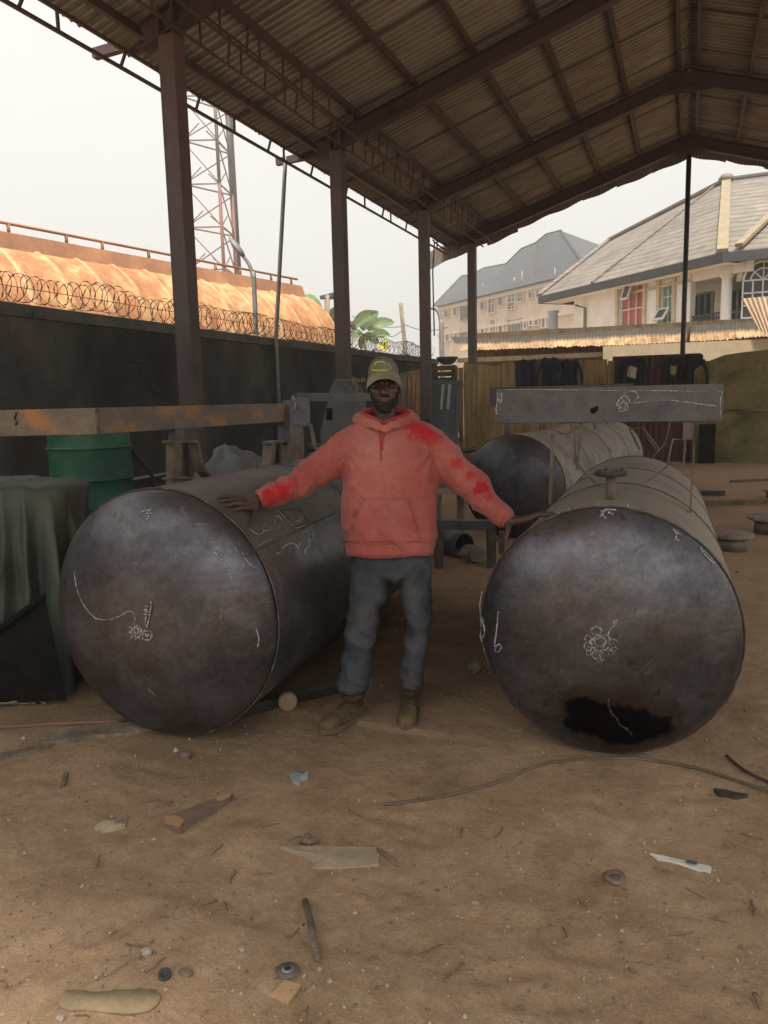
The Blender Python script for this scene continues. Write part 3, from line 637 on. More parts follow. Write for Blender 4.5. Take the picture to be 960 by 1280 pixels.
# hipped roof with two raised bays
def fr_(s, i, z): return q0 + fd * s + fin * i + Vector((0, 0, z))
def at_roof(px, py, i):                                # point of the vertical ridge plane i metres behind the facade
    return hit(px, py, fa + fin * i, fin)
rid = [at_roof(*fpx(*q), 6) for q in ((215, 298), (275, 288), (345, 252), (470, 228), (560, 140), (640, 108), (700, 58), (780, 38))]
ev0, ev1 = fr_(-.6, -.6, FZ + .05), fr_(FL + .6, -.6, FZ + .05); bk0, bk1 = fr_(-.6, 12.6, FZ + .05), fr_(FL + .6, 12.6, FZ + .05)
m = MB(); n = len(rid)
ev = [lerp(ev0, ev1, k / (n - 1)) for k in range(n)]; bk = [lerp(bk0, bk1, k / (n - 1)) for k in range(n)]
fs = []
for k in range(n - 1): fs += [(k, k + 1, n + k + 1, n + k), (n + k, n + k + 1, 2 * n + k + 1, 2 * n + k)]
fs += [(0, n, 2 * n), (n - 1, 3 * n - 1, 2 * n - 1), tuple(range(n))[::-1] + tuple(range(2 * n, 3 * n))]
m.add(ev + rid + bk, fs); m.build('roof', MAT['roofgrey'], fb)
m = MB(); m.tube([rid[-1], ev1], .16, 5); m.tube([ev0] + rid, .14, 5); m.build('ridge_cap', MAT['fascia'], fb)
m = MB()
for x, h in ((335, 22), (515, 35), (560, 60), (720, 22), (747, 55)): 
    c = hit(*fpx(x, 365 - (x - 335) * .11), fa - fin * .2, fin); m.tube([c, c + Vector((0, 0, h * .022))], .05, 5)
m.build('roof_vent', MAT['cream'], fb)

# ---- the two-storey house at the right
HZ = 6.3
E1, E2, E3 = G(674, 371, HZ), G(903, 316, HZ), G(960, 310.5, HZ)
hd = (E2 - E1).normalized(); hin = Vector((-hd.y, hd.x, 0))
if hin.dot(FWD) < 0: hin = -hin
h2 = (E3 - E2).normalized(); h2in = Vector((-h2.y, h2.x, 0))
if h2in.dot(FWD) < 0: h2in = -h2in
hs_ = thing('two_storey_house', 'pale two-storey house with brown tiled hip roof, balcony and red curtained window', 'house', Vector(((E1.x + E2.x) / 2, (E1.y + E2.y) / 2, 0)))
def hpx(x, y): return 660 + x / 3.2, 220 + y / 3.2
f0 = E1 + hin * .75                                      # facade plane of the long wing
w0 = hit(*hpx(185, 480), f0, hin); w1 = hit(*hpx(652, 400), f0, hin)
def Z0(v, z): return Vector((v.x, v.y, z))
WING = 9.5
# openings in the wing, left to right: (x0, x1, y0, y1) px
reds = (369, 463, 436, 606); grn = (534, 581, 432, 592)
def uz(px, py):
    c = hit(px, py, f0, hin); return (c - w0).dot(hd), c.z
ur0, zr1 = uz(*hpx(reds[0], reds[2])); ur1, _ = uz(*hpx(reds[1], reds[2])); _, zr0 = uz(*hpx(reds[0], reds[3] + 8))
ug0, zg1 = uz(*hpx(grn[0], grn[2])); ug1, _ = uz(*hpx(grn[1], grn[2])); _, zg0 = uz(*hpx(grn[0], grn[3]))
UW = (w1 - w0).dot(hd)
m = MB()
def panel(u0, u1, z0, z1, dep=.25):
    if u1 - u0 < .01 or z1 - z0 < .01: return
    m.box(Z0(w0, 0) + hd * (u0 + u1) / 2 + hin * dep / 2 + Vector((0, 0, (z0 + z1) / 2)), (u1 - u0, dep, z1 - z0), hd, hin)
panel(0, ur0, 0, HZ - .1); panel(ur1, ug0, 0, HZ - .1); panel(ug1, UW, 0, HZ - .1)
panel(ur0, ur1, 0, zr0); panel(ur0, ur1, zr1, HZ - .1); panel(ug0, ug1, 0, zg0); panel(ug0, ug1, zg1, HZ - .1)
m.box(Z0(w0, 0) + hd * .125 + hin * (WING / 2 + .25) + Vector((0, 0, HZ / 2)), (.25, WING, HZ - .1), hd, hin)
m.box(Z0(w0, 0) + hd * UW / 2 + hin * 4 + Vector((0, 0, HZ - .2)), (UW, 8, .15), hd, hin)
m.build('wall', MAT['whitewash'], hs_)
def window(u0, u1, z0, z1, mat, bars, name='window', rows=(.5,)):
    c = Z0(w0, (z0 + z1) / 2) + hd * (u0 + u1) / 2 + hin * .14; m = MB(); m.box(c, (u1 - u0, .05, z1 - z0), hd, hin); f_ = m.build(name, mat, hs_)
    m = MB(); t_ = .045
    for k in range(bars + 1):
        m.box(c + hd * (u1 - u0 - t_) * (k / bars - .5) - hin * .05, (t_, .08, z1 - z0), hd, hin)
    for r_ in (0, 1) + tuple(rows): m.box(c + Vector((0, 0, (z1 - z0 - t_) * (r_ - .5))) - hin * .07, (u1 - u0, .06, t_), hd, hin)
    m.build('window_frame', MAT['winframe'], f_); return f_
window(ur0 + .02, ur1 - .02, zr0, zr1, MAT['redcurtain'], 3, rows=(.42,))
window(ug0 + .01, ug1 - .01, zg0, zg1, MAT['greencurtain'], 2, rows=(.3, .66))
# open casements
for (u, z, ww, hh, t_) in ((lerp(ur0, ur1, .5), zr1 - .32, (ur1 - ur0) * .27, .72, .34), (lerp(ug0, ug1, .45), zg0 + .35, (ug1 - ug0) * .8, .46, .6)):
    c = Z0(w0, z - .0) + hd * u - hin * .12; vz = Vector((0, 0, 1)) * math.cos(t_) + hin * math.sin(t_); vn = hin * math.cos(t_) - Vector((0, 0, 1)) * math.sin(t_)
    m = MB(); m.box(c - hin * .12, (ww, .03, hh), hd, vn, vz); g = m.build('casement', MAT['glass'], hs_)
    m = MB()
    for k in (-1, 1):
        m.box(c - hin * .12 + hd * k * ww / 2, (.07, .07, hh + .07), hd, vn, vz); m.box(c - hin * .12 + vz * k * hh / 2, (ww, .07, .07), hd, vn, vz)
    m.build('window_frame', MAT['winframe'], g)
m = MB()                                                # pilaster strips and surrounds standing proud
for u in (ur0 - .12, ur1 + .12, ug0 - .1, ug1 + .1):
    zz = (zr0, zr1) if u < ug0 - .3 else (zg0, zg1); m.box(Z0(w0, (zz[0] + zz[1]) / 2) + hd * u - hin * .04, (.16, .09, zz[1] - zz[0] + .3), hd, hin)
m.box(Z0(w0, zg1 + .2) + hd * (ug0 + ug1) / 2 - hin * .07, (ug1 - ug0 + .7, .16, .16), hd, hin)
m.box(Z0(w0, zr1 + .12) + hd * (ur0 + ur1) / 2 - hin * .05, (ur1 - ur0 + .4, .12, .12), hd, hin)
m.box(Z0(w0, HZ - .55) + hd * UW * .77 - hin * .03, (UW * .45, .07, .1), hd, hin)
m.build('surround', MAT['cream'], hs_)
m = MB(); c = hit(*hpx(228, 480), f0 - hin * .07, hin); m.tube([Z0(c, 0), Z0(c, 5.5), Z0(c - hin * .3 + hd * -.3, 5.65)], .06, 6); m.build('downpipe', MAT['lampmetal'], hs_)
# balcony bay
b1 = hit(*hpx(772, 385), f0, hin); b2 = hit(*hpx(815, 380), f0, hin)
UB = (b1 - w0).dot(hd)
m = MB()
m.box(Z0(w0, 1.75) + hd * ((UW + UB) / 2 + .5) + hin * 1.5, (UB - UW + 1.4, 3.2, 3.5), hd, hin)
m.box(Z0(w0, HZ / 2) + hd * ((UW + UB) / 2 + 1) + hin * 2.7, (UB - UW + 4, .2, HZ - .2), hd, hin)
m.box(Z0(w0, HZ - .35) + hd * ((UW + UB) / 2 + .5) + hin * .2, (UB - UW + 1.2, .3, .5), hd, hin)
m.build('balcony', MAT['whitewash'], hs_)
m = MB(); zf = 3.5
cc = Z0(b1, 0) + hd * .2 + hin * .1
m.lathe([(.24, zf), (.24, zf + .1), (.19, zf + .16), (.175, HZ - .75), (.19, HZ - .7), (.25, HZ - .62), (.25, HZ - .1)], cc, (0, 0, 1), 18); m.build('column', MAT['whitewash'], hs_)
m = MB(); L = UB - UW
for z in (zf + .12, zf + .95, zf + .78): m.bar(Z0(w1, z) + hin * .1, Z0(b1, z) + hin * .1, .04, .05)
for k in range(15): c = Z0(w1, 0) + hd * L * (k + .5) / 15 + hin * .1; m.box(c + Vector((0, 0, zf + .5)), (.025, .025, .9), hd, hin)
for k in range(0, 15, 3): c = Z0(w1, zf + .45) + hd * L * (k + 1.5) / 15 + hin * .1; m.tube([c + hd * .16 * math.cos(a) + Vector((0, 0, .2 * math.sin(a))) for a in [2 * math.pi * i / 10 for i in range(10)]], .014, 4, loop=True)
r2a = Z0(b2, 0) + hin * .1
for z in (zf + .12, zf + .95): m.bar(r2a + Vector((0, 0, z)), r2a + h2 * 1.3 + Vector((0, 0, z)), .04, .05)
for k in range(8): m.box(r2a + h2 * (k + .5) / 6 + Vector((0, 0, zf + .5)), (.025, .025, .9), hd, hin)
m.build('balcony_railing', MAT['iron'], hs_)
for px_ in (705, 860):
    c = hit(*hpx(px_, 460), f0 + hin * 2.55, hin); m = MB(); m.box(Z0(c, 4.7), (1.0, .12, 1.9 if px_ < 800 else 1.6), hd, hin); f_ = m.build('window', MAT['glass'], hs_)
    m = MB()
    for k in range(4): m.box(Z0(c, 4.7) + hd * (k / 3 - .5) - hin * .08, (.07, .06, 1.9), hd, hin)
    for k in (-.5, 0, .5): m.box(Z0(c, 4.7 + k * 1.8) - hin * .08, (1.0, .06, .07), hd, hin)
    m.build('window_frame', MAT['winframe'], f_)
# right block with the arched window
g0 = E2 + h2in * .75 ; a0 = hit(*hpx(888, 390), g0, h2in)
m = MB(); m.box(Z0(a0, HZ / 2 - .05) + h2 * 3 + h2in * 2, (6, 4, HZ - .1), h2, h2in); m.build('wall', MAT['whitewash'], hs_)
aw = hit(*hpx(938, 480), g0, h2in); rad = .62; ax_ = Z0(aw, 0)
arc = [(math.cos(t) * rad, math.sin(t) * rad) for t in [math.pi * k / 14 for k in range(15)]]
zs = hit(*hpx(938, 415), g0, h2in).z; zb = zs - 1.25
m = MB(); poly = [ax_ + h2 * x + Vector((0, 0, zs + z)) - h2in * .03 for x, z in arc] + [ax_ - h2 * rad + Vector((0, 0, zb)) - h2in * .03, ax_ + h2 * rad + Vector((0, 0, zb)) - h2in * .03]
m.prism(poly, h2in * .2); f_ = m.build('window', MAT['glass'], hs_)
m = MB()
for sc__, rr in ((1, .05), (.62, .03)): m.tube([ax_ + h2 * x * sc__ + Vector((0, 0, zs + z * sc__)) - h2in * .06 for x, z in arc], rr, 5)
for t in (0, .25, .5, .75, 1): x, z = math.cos(math.pi * t) * rad, math.sin(math.pi * t) * rad; m.tube([ax_ + Vector((0, 0, zs)) - h2in * .06, ax_ + h2 * x + Vector((0, 0, zs + z)) - h2in * .06], .025, 5)
for k in range(5): m.box(ax_ + h2 * rad * (k / 2 - 1) + Vector((0, 0, (zs + zb) / 2)) - h2in * .06, (.05, .05, zs - zb), h2, h2in)
for k in range(4): m.box(ax_ + Vector((0, 0, lerp(zb, zs, k / 3))) - h2in * .06, (rad * 2, .05, .05), h2, h2in)
m.build('window_frame', MAT['winframe'], f_)
m = MB(); m.tube([ax_ + h2 * x * 1.22 + Vector((0, 0, zs + z * 1.22)) - h2in * .04 for x, z in arc], .09, 6); m.build('surround', MAT['cream'], hs_)
# roof
PK = P(908, 227, 34.5); PR = E2 - E1
nE1 = E1; nE2 = E2; back1 = E1 + hin * 11; back2 = E2 + hin * 11 + h2 * 4
PL = PK - hd * 8.2; PL.z = PK.z - 1.0
PR2 = PK + h2 * 9; E4 = E2 + h2 * 10; back4 = E4 + h2in * 12
m = MB(); V = [nE1, nE2, PK, PL, back1, back2, E4, PR2, back4]
m.add(V, [(0, 1, 2, 3), (0, 3, 4), (3, 2, 5, 4), (1, 6, 7, 2), (2, 7, 8, 5), (0, 4, 5, 8, 6, 1)]); m.build('roof', MAT['roofbrown'], hs_)
m = MB()                                               # rear roof rising behind
q = [P(*hpx(*v), 46) for v in ((200, 345), (380, 220), (560, 163), (790, 90))]
e0 = Z0(q[0], HZ) ; e1 = Z0(q[3], HZ)
m.add([e0, e1, q[1], q[2], e0 + hin * 8, e1 + hin * 8, q[3]], [(0, 1, 6, 3, 2), (0, 2, 4), (2, 3, 6, 5, 4), (0, 4, 5, 1)]); m.build('rear_roof', MAT['roofbrown'], hs_)
m = MB()
def strip(a, b, wd, up_=Vector((0, 0, .1))): m.bar(a + up_, b + up_, wd, .12)
strip(PK, E2, .36, Vector((0, 0, .08))); strip(lerp(PK, PR2, .42), lerp(E2, E4, .05), .26, Vector((0, 0, .2))); m.build('hip_tiles', MAT['hiptile'], hs_)
m = MB(); strip(PK, PL, .25); strip(PL, E1, .25); strip(PK, PR2, .25); strip(lerp(E1, E2, .36), lerp(PK, PL, .08), .12, Vector((0, 0, .06))); m.ball(PK + Vector((0, 0, .12)), .35, 8, (1, 1, .7)); m.build('ridge_cap', MAT['roofbrown'], hs_)
m = MB(); dn = Vector((0, 0, -.16))
m.bar(E1 + dn, E2 + dn, .12, .32); m.bar(E2 + dn, E4 + dn, .12, .32); m.bar(E1 + dn, back1 + dn, .12, .32); m.build('fascia', MAT['fascia'], hs_)
m = MB(); m.add([E1 + dn * 1.9, E2 + dn * 1.9, E2 + dn * 1.9 + hin * 1.2, E1 + dn * 1.9 + hin * 1.2], [(0, 1, 2, 3)]); m.build('soffit', MAT['whitewash'], hs_)
for (x, y0, wd, d_) in ((101, 490, .22, 0), (75, 545, .24, 2.5), (138, 545, .34, 2.8)):
    c = hit(*hpx(x, y0), f0 + hin * d_ - hin * .3, hin); m = MB(); m.lathe([(wd * 1.3, HZ - .7 if d_ == 0 else 4.75), (wd, HZ - .85 if d_ == 0 else 4.5), (wd, 0)][::-1], Z0(c, 0), (0, 0, 1), 16); m.build('column', MAT['bluecol' if d_ == 0 else 'whitewash'], hs_)
m = MB(); c = hit(*hpx(105, 505), f0 + hin * 2.7, hin); m.box(Z0(c, 4.95), (2.6, 2.4, .35), hd, hin); m.build('porch_slab', MAT['fascia'], hs_)

# ---- open shed: columns, rafters, purlins, sheets
RX, RZ, SL = -.2, 7.68, .32
def zr(x): return RZ - SL * abs(x - RX)
EL, ER, Y0, Y1 = -6.3, 5.9, -1.9, 20.75
shed = thing('open_shed', 'large open-sided steel shed whose rusty pitched roof covers the whole yard', 'shed', (0, 10, 0))
colY = [7.61, 11.93, 16.3, 20.25]
for cyy in [3.3] * 0 + colY:
    x = -5.4; zt = zr(x) - .12; m = MB(); hw = .10
    m.box2((x - hw, cyy - hw, -.1), (x - hw + .016, cyy + hw, zt)); m.box2((x + hw - .016, cyy - hw, -.1), (x + hw, cyy + hw, zt)); m.box2((x - hw + .018, cyy - .008, -.1), (x + hw - .018, cyy + .008, zt))
    m.box2((x - .2, cyy - .2, -.05), (x + .2, cyy + .2, .03))
    m.box2((x - hw + .017, cyy - hw + .002, 1.2), (x + hw - .017, cyy - hw + .012, zt - .3))     # boxed web plate facing the yard
    m.build('column', MAT['colsteel'], shed)
for cyy in [3.3] + colY:                         # I-section rafters, two slopes
    m = MB()
    for sx, xe in ((-1, EL + .55), (1, ER - .4)):
        for dz, wd, h in ((-.12, .17, .018), (-.38, .17, .018), (-.25, .014, .24)):
            m.bar((RX + sx * .0, cyy, zr(RX) + dz), (xe, cyy, zr(xe) + dz), wd, h)
    m.box((RX, cyy, RZ - .36), (.9, .02, .34)); m.build('rafter', MAT['shedsteel'], shed)
px_l = [-.36, -1.28, -2.2, -3.12, -4.05, -5.0, -5.9]
for x in px_l + [-.04] + [.82 + .95 * k for k in range(6)]:
    m = MB(); pth = [(x, lerp(Y0, Y1, k / 10), zr(x) - .058 - .008 * random.random()) for k in range(11)]
    for a, b in zip(pth[:-1], pth[1:]): m.bar(a, b, .06, .10)
    m.build('purlin', MAT['shedsteel'], shed)
def sheet(x0, x1, label=None):                          # overlapping corrugated sheets
    m = MB(); wid = .76; y = Y0
    while y < Y1:
        ye = min(y + wid + .05, Y1 + .1); n_ = int((ye - y) / .115 * 7); lift = random.uniform(-.004, .006)
        us = [y + (ye - y) * k / n_ for k in range(n_ + 1)]
        pk = [x0 + (x1 - x0) * k / 5 for k in range(6)]
        sag = [random.uniform(-.008, .004) for _ in range(6)]
        m.grid(lambda u, q: (q, u, zr(q) + .019 * math.sin(2 * math.pi * u / .115) + .042 * (1 - (u - y) / wid) + lift + sag[int(round(abs(q - x0) / abs(x1 - x0) * 5))]), us, pk)
        y += wid
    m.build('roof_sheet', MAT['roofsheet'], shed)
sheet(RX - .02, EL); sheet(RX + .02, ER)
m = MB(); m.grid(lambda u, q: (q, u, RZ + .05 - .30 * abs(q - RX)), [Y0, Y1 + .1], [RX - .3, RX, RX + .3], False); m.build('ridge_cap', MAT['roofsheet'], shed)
# gable fascia: hanging corrugated sheets with a ragged lower edge
m = MB()
for sx, xe in ((-1, EL), (1, ER)):
    x = 0; 
    while x < abs(xe - RX):
        wd_ = .82; drop = .46 + random.uniform(-.05, .07); n_ = 60
        us = [x + wd_ * k / n_ for k in range(n_ + 1)]
        m.grid(lambda u, q: (RX + sx * u, Y1 + .03 + .011 * math.sin(2 * math.pi * u / .076), zr(RX + sx * u) + .02 - q * drop - (.02 * math.sin(u * 7) if q else 0)), us, [0, .5, 1])
        x += wd_
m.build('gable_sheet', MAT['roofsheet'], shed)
# eave girders
def girder(x, z0, z1, ya, yb, r_, step):
    m = MB(); m.bar((x, ya, z0), (x, yb, z0), r_, r_); m.bar((x, ya, z1), (x, yb, z1), r_, r_)
    y = ya; k = 0
    while y < yb - .1:
        m.bar((x, y, z0), (x, min(y + (.0 if k % 2 else step * .12), yb), z1), r_ * .8, r_ * .8); y += step * (.55 if k % 3 == 1 else 1.0); k += 1
    m.build('eave_girder', MAT['shedsteel'], shed)
girder(-6.24, 5.50, zr(-6.24) - .03, Y0, Y1, .035, .95)
girder(-5.22, 5.60, zr(-5.22) - .12, Y0, Y1, .026, .55)
girder(-4.96, 5.68, zr(-4.96) - .12, Y0, Y1, .026, .55)
for (q, q2) in (((118, 68), 0), ((346, 203), 0)):
    a = onX(*q, -6.75); m = MB(); m.bar(a, (-5.5, a.y, a.z + .05), .09, .11); m.build('eave_bracket', MAT['shedsteel'], shed)
m = MB(); c = onY(861, 205, 20.4); m.tube([(c.x, 20.4, 0), (c.x, 20.4, RZ - .3)], .06, 10); m.build('ridge_pole', MAT['iron'], shed)
m = MB(); pth = smooth_path([onX(541, 300, -6.3), onX(550, 308, -6.3), onX(565, 316, -6.3), onX(578, 318, -6.1)]); m.tube(pth, .02, 5); m.tube([onX(543, 303, -6.3), onX(541, 340, -6.3), onX(543, 420, -6.3)], .02, 5); m.build('loose_cable', MAT['iron'], shed)

# ---- the low sheds along the back of the yard
YB = 19.7
def corr(m, fn, n_per, per_len, rows=3, amp=.015):
    """corrugated patch: fn(u, q) -> (point, normal); u along the ridges' repeat, q down the slope"""
    n_ = n_per * 6
    rs = []
    for k in range(n_ + 1):
        u = k / n_; row = []
        for j in range(rows + 1):
            p_, nn = fn(u, j / rows); row.append(p_ + nn * amp * math.sin(2 * math.pi * u * n_per))
        rs.append(row)
    m.rings(rs, True, False, False)
lo = [onY(x, y, 24.0) for x, y in ((575, 438), (640, 436), (715, 433), (785, 431), (857, 427))]
hi = [onY(x, y, 26.2) for x, y in ((563, 421), (640, 418.5), (715, 413), (785, 408), (860, 404))]
def awn(lo, hi, n_per):
    lo_s = smooth_path(lo, 4); hi_s = smooth_path(hi, 4); K = len(lo_s) - 1
    def fn(u, q):
        f = u * K; i = min(int(f), K - 1); t = f - i
        a, b = lerp(lo_s[i], lo_s[i + 1], t), lerp(hi_s[i], hi_s[i + 1], t)
        p_ = lerp(b, a, q) + Vector((0, 0, .03 * noise.noise(Vector((u * 30, q * 2, 1)))))
        if q > .9: p_ = p_ + Vector((0, random.uniform(-.03, .03), 0))
        return p_, Vector((0, -.5, .86))
    m = MB(); corr(m, fn, n_per, .09, 5); return m
solo(awn(lo, hi, 64), 'awning_roof', MAT['awning'], 'long low roof of rusty corrugated sheets over the board fence, dark along its top', 'roof')
lo2 = [onY(x, y, 23.95) for x, y in ((862, 427), (900, 425), (938, 422), (975, 419))]; hi2 = [onY(x, y, 26.1) for x, y in ((864, 404), (900, 402), (938, 400), (975, 397))]
solo(awn(lo2, hi2, 26), 'awning_roof', MAT['awning'], 'shorter rusty corrugated roof right of the thin ridge pole', 'roof')
qa = [onY(927, 373, 23.7), onY(990, 368, 23.5), onY(990, 424, 23.3), onY(949, 414, 23.5)]
m = MB(); corr(m, lambda u, q: (lerp(lerp(qa[0], qa[1], u), lerp(qa[3], qa[2], u), q), Vector((0, -1, .1))), 10, .1, 4)
solo(m, 'roof_sheet', MAT['pinksheet'], 'loose pinkish corrugated sheet propped up at the right edge above the mossy wall', 'metal sheet')
# frame timbers and boards that carry the awnings
bs = thing('lean_to_frame', 'dark timber frame and beige board under the rusty corrugated roofs', 'shed frame', (0, YB + .6, 0))
m = MB(); a, b = onY(572, 443, 23.85), onY(757, 440, 23.85); m.box2((a.x, 23.8, a.z - .26), (b.x, 23.9, b.z)); m.build('dark_beam', MAT['plankdark'], bs)
m = MB(); a, b = onY(754, 433, 23.75), onY(1000, 447, 23.75); m.box2((a.x, 23.7, b.z), (b.x, 23.76, a.z)); m.build('fascia_board', MAT['beige'], bs)
m = MB()
for x in (-6.6, -4.2, -2.0, .2, 2.2, 4.2): m.box2((x - .05, 23.92, -.05), (x + .05, 24.02, 2.9))
m.box2((-6.8, 25.9, -.05), (4.6, 26.0, 3.8)); m.build('post', MAT['plankdark'], bs)
# board fence
x0, x1 = onY(566, 500, YB).x, onY(764, 500, YB).x
m = MB(); x = x0
while x < x1:
    wd_ = random.uniform(.13, .19); top = 2.47 + random.uniform(-.05, .05); y = YB + random.uniform(-.012, .012)
    m.box((x + wd_ / 2, y, top / 2), (wd_ - .012, .022, top), (1, random.uniform(-.03, .03), random.uniform(-.006, .006)))
    x += wd_
fn_ = thing('board_fence', 'fence of upright weathered yellow-brown boards behind the far tank', 'fence', ((x0 + x1) / 2, YB, 0))
m.build('board_panel', MAT['plank'], fn_)
m = MB()
for z in (.5, 1.9): m.box2((x0, YB + .03, z), (x1, YB + .08, z + .09))
m.build('rail', MAT['plankdark'], fn_)
# maroon sheeting and mossy wall
xa, xb = onY(764, 500, YB).x + .01, onY(874, 500, YB).x
m = MB(); corr(m, lambda u, q: (Vector((lerp(xa, xb, u), YB + .02, lerp(2.55, 0, q))), Vector((0, -1, 0))), 14, .15, 2, .02)
solo(m, 'metal_sheet', MAT['maroon'], 'dark maroon sheet wall between the board fence and the mossy wall', 'metal sheet')
mw = [onY(x, y, YB - .15) for x, y in ((868, 462), (884, 452), (905, 444), (930, 440), (1010, 432))]
m = MB(); xs = [mw[0].x, mw[0].x] ; poly = [Vector((q.x, YB - .15, q.z)) for q in mw] + [Vector((mw[-1].x, YB - .15, -.05)), Vector((mw[0].x, YB - .15, -.05))]
m.prism(poly, (0, .25, 0)); mo = solo(m, 'mossy_wall', MAT['moss'], 'olive mossy rendered wall at the right end of the yard', 'wall')
m = MB(); a = onY(870, 512, YB - .19); m.box2((a.x, YB - .2, a.z - .06), (mw[-1].x, YB - .155, a.z)); 
m2 = m.build('ledge', MAT['moss']); m2.parent = mo; m2.location = -mo.location
a, b = onY(874, 533, YB - .3), onY(893, 577, YB - .3); m = MB(); m.box2((a.x, YB - .36, -.02), (a.x + .045, YB - .3, a.z)); m.box2((b.x - .045, YB - .36, -.02), (b.x, YB - .3, a.z)); m.box2((a.x, YB - .36, a.z + .003), (b.x, YB - .3, a.z + .05)); m.box2((a.x + .048, YB - .34, 0), (b.x - .048, YB - .32, a.z - .002))  # black framed panel in place of the dark inside a doorway
solo(m, 'dark_doorway', MAT['rubber'], 'low black framed panel standing in for the dark doorway at the foot of the mossy wall', 'panel')
# laundry
def garment(x0p, x1p, y0p, y1p, mat, label, ragged=.06, print_=None, sleeves=False):
    a, b = onY(x0p, y0p, YB - .12), onY(x1p, y1p, YB - .12); W, H = b.x - a.x, a.z - b.z
    o = thing('hanging_garment', label, 'clothes', ((a.x + b.x) / 2, YB - .12, b.z), 0, 'clothes hung along the back fence')
    m = MB(); sd_ = random.random() * 40
    def fn(u, q):
        x = a.x + W * (.5 + (u - .5) * (1 - .12 * math.sin(q * 3)) + .05 * noise.noise(Vector((q * 3, sd_, u))))
        dy = .035 * math.sin(u * 15 + sd_) * (.3 + q) + .03 * noise.noise(Vector((u * 4, q * 3, sd_)))
        return (x, YB - .12 + dy, a.z - H * q * (1 + ragged * math.sin(u * 7 + sd_)) - .05 * (1 - q) * abs(math.sin(u * 6.3 + sd_)))
    us, qs = [k / 22 for k in range(23)], [k / 12 for k in range(13)]
    m.grid(fn, us, qs); m.grid(lambda u, q: Vector(fn(u, q)) + Vector((0, .02 + .03 * math.sin(math.pi * u), 0)), us[::-1], qs)
    m.build('cloth', mat, o)
    if sleeves:
        for s in (0, 1): m = MB(); c = Vector(fn(s, .12)); m.tube([c, c + Vector(((s - .5) * .2, -.02, -.3)), c + Vector(((s - .5) * .22, -.02, -.62))], [.09, .075, .06], 8, flat=.5); m.build('sleeve', mat, o)
    if print_:
        m = MB(); m.grid(lambda u, q: Vector(fn(.3 + .4 * u, .3 + .35 * q)) + Vector((0, -.012, 0)), [k / 8 for k in range(9)], [k / 6 for k in range(7)]); m.build('print', print_, o)
garment(643, 670, 449, 487, MAT['navycloth'], 'dark navy trousers hung leftmost on the board fence')
garment(676, 697, 446, 490, MAT['navycloth'], 'navy work top hung between a bare board and a black coat', sleeves=True)
garment(698, 722, 449, 486, MAT['blackcloth'], 'black coat hung with rounded shoulder on the board fence', sleeves=True)
garment(775, 805, 446, 484, MAT['blackcloth'], 'black shirt with a pale print hung on the maroon sheet wall', print_=MAT['paleprint'], sleeves=True)
garment(831, 853, 446, 478, MAT['blackcloth'], 'black top with a bright green print hung under the awning', print_=MAT['greenprint'])
garment(856, 878, 442, 485, MAT['blackcloth'], 'ragged black garment hung beside the mossy wall', .2, sleeves=True)
# ================================================================ TANKS
class Tank: pass
def hprof(t, r): return t.hd * max(0.0, 1 - (r / t.R) ** 2.35) ** .58
def steel_tank(label, c, ang, R_, L, hd, mshell, mhead, seams=(), far_head=True, seed=1):
    t = Tank(); t.R, t.L, t.hd = R_, L, hd; a = R(ang)
    t.c = Vector(c); t.u = Vector((math.cos(a), math.sin(a), 0)); t.ax = Vector((-math.sin(a), math.cos(a), 0)); t.z = Vector((0, 0, 1))
    o = thing('steel_tank', label, 'tank', (c[0], c[1], c[2] - R_), a); t.o = o
    rnd = random.Random(seed)
    def wob(th, y): return R_ * (1 + .0035 * noise.noise(Vector((math.cos(th) * 1.5, math.sin(th) * 1.5, y * .9 + seed))))
    m = MB(); n = 128; ys = [L * k / 24 for k in range(25)]
    m.rings([[(wob(2 * math.pi * i / n, y) * math.cos(2 * math.pi * i / n), y, R_ + wob(2 * math.pi * i / n, y) * math.sin(2 * math.pi * i / n)) for i in range(n)] for y in ys], True, False)
    m.build('shell', mshell, o, local=True)
    for far in ((0, 1) if far_head else (0,)):
        m = MB(); rr = [.004, .06, .14, .24, .34, .44, .54, .64, .73, .80, .86, .905, .94, .965, .985, .995, 1.0]; rs = []
        for q in rr[::-1]:
            y = hprof(t, q * R_)
            rs.append([((wob(2 * math.pi * i / n, 0) - .002) * q * math.cos(2 * math.pi * i / n), (L + y) if far else -y + .012 * noise.noise(Vector((q * 2 * math.cos(2 * math.pi * i / n), q * 2 * math.sin(2 * math.pi * i / n), seed))) * (1 - q), R_ + (wob(2 * math.pi * i / n, 0) - .002) * q * math.sin(2 * math.pi * i / n)) for i in range(n)])
        m.rings(rs, True, True); m.build('dished_head', mhead, o, local=True)
    for s in (0,) + tuple(seams) + ((L,) if far_head else ()):
        m = MB(); N = 260
        pts = [((wob(k / N * 6.2832, s) + .0015) * math.cos(k / N * 6.2832), s + .003 * rnd.uniform(-1, 1), R_ + (wob(k / N * 6.2832, s) + .0015) * math.sin(k / N * 6.2832)) for k in range(N)]
        m.tube(pts, [.0052 + .003 * rnd.random() for k in range(N)], 6, loop=True, flat=.7); m.build('weld_seam', MAT['weld'], o, local=True)
    return t
def TP(t, th, s, lift=0.0): return t.c + t.ax * s + (t.u * math.cos(th) + t.z * math.sin(th)) * (t.R + lift)
def LY(t, px, py, s):
    q = ray(px, py); return CAMP + q * ((t.c + t.ax * s - CAMP).dot(t.ax) / q.dot(t.ax))
def head_pt(t, px, py, lift=.002):
    s = 0.0
    for _ in range(14):
        p_ = LY(t, px, py, s); d = p_ - t.c; r = math.hypot(d.dot(t.u), d.z); s = lerp(s, -hprof(t, min(r, t.R)), .7)
    return LY(t, px, py, s - lift)
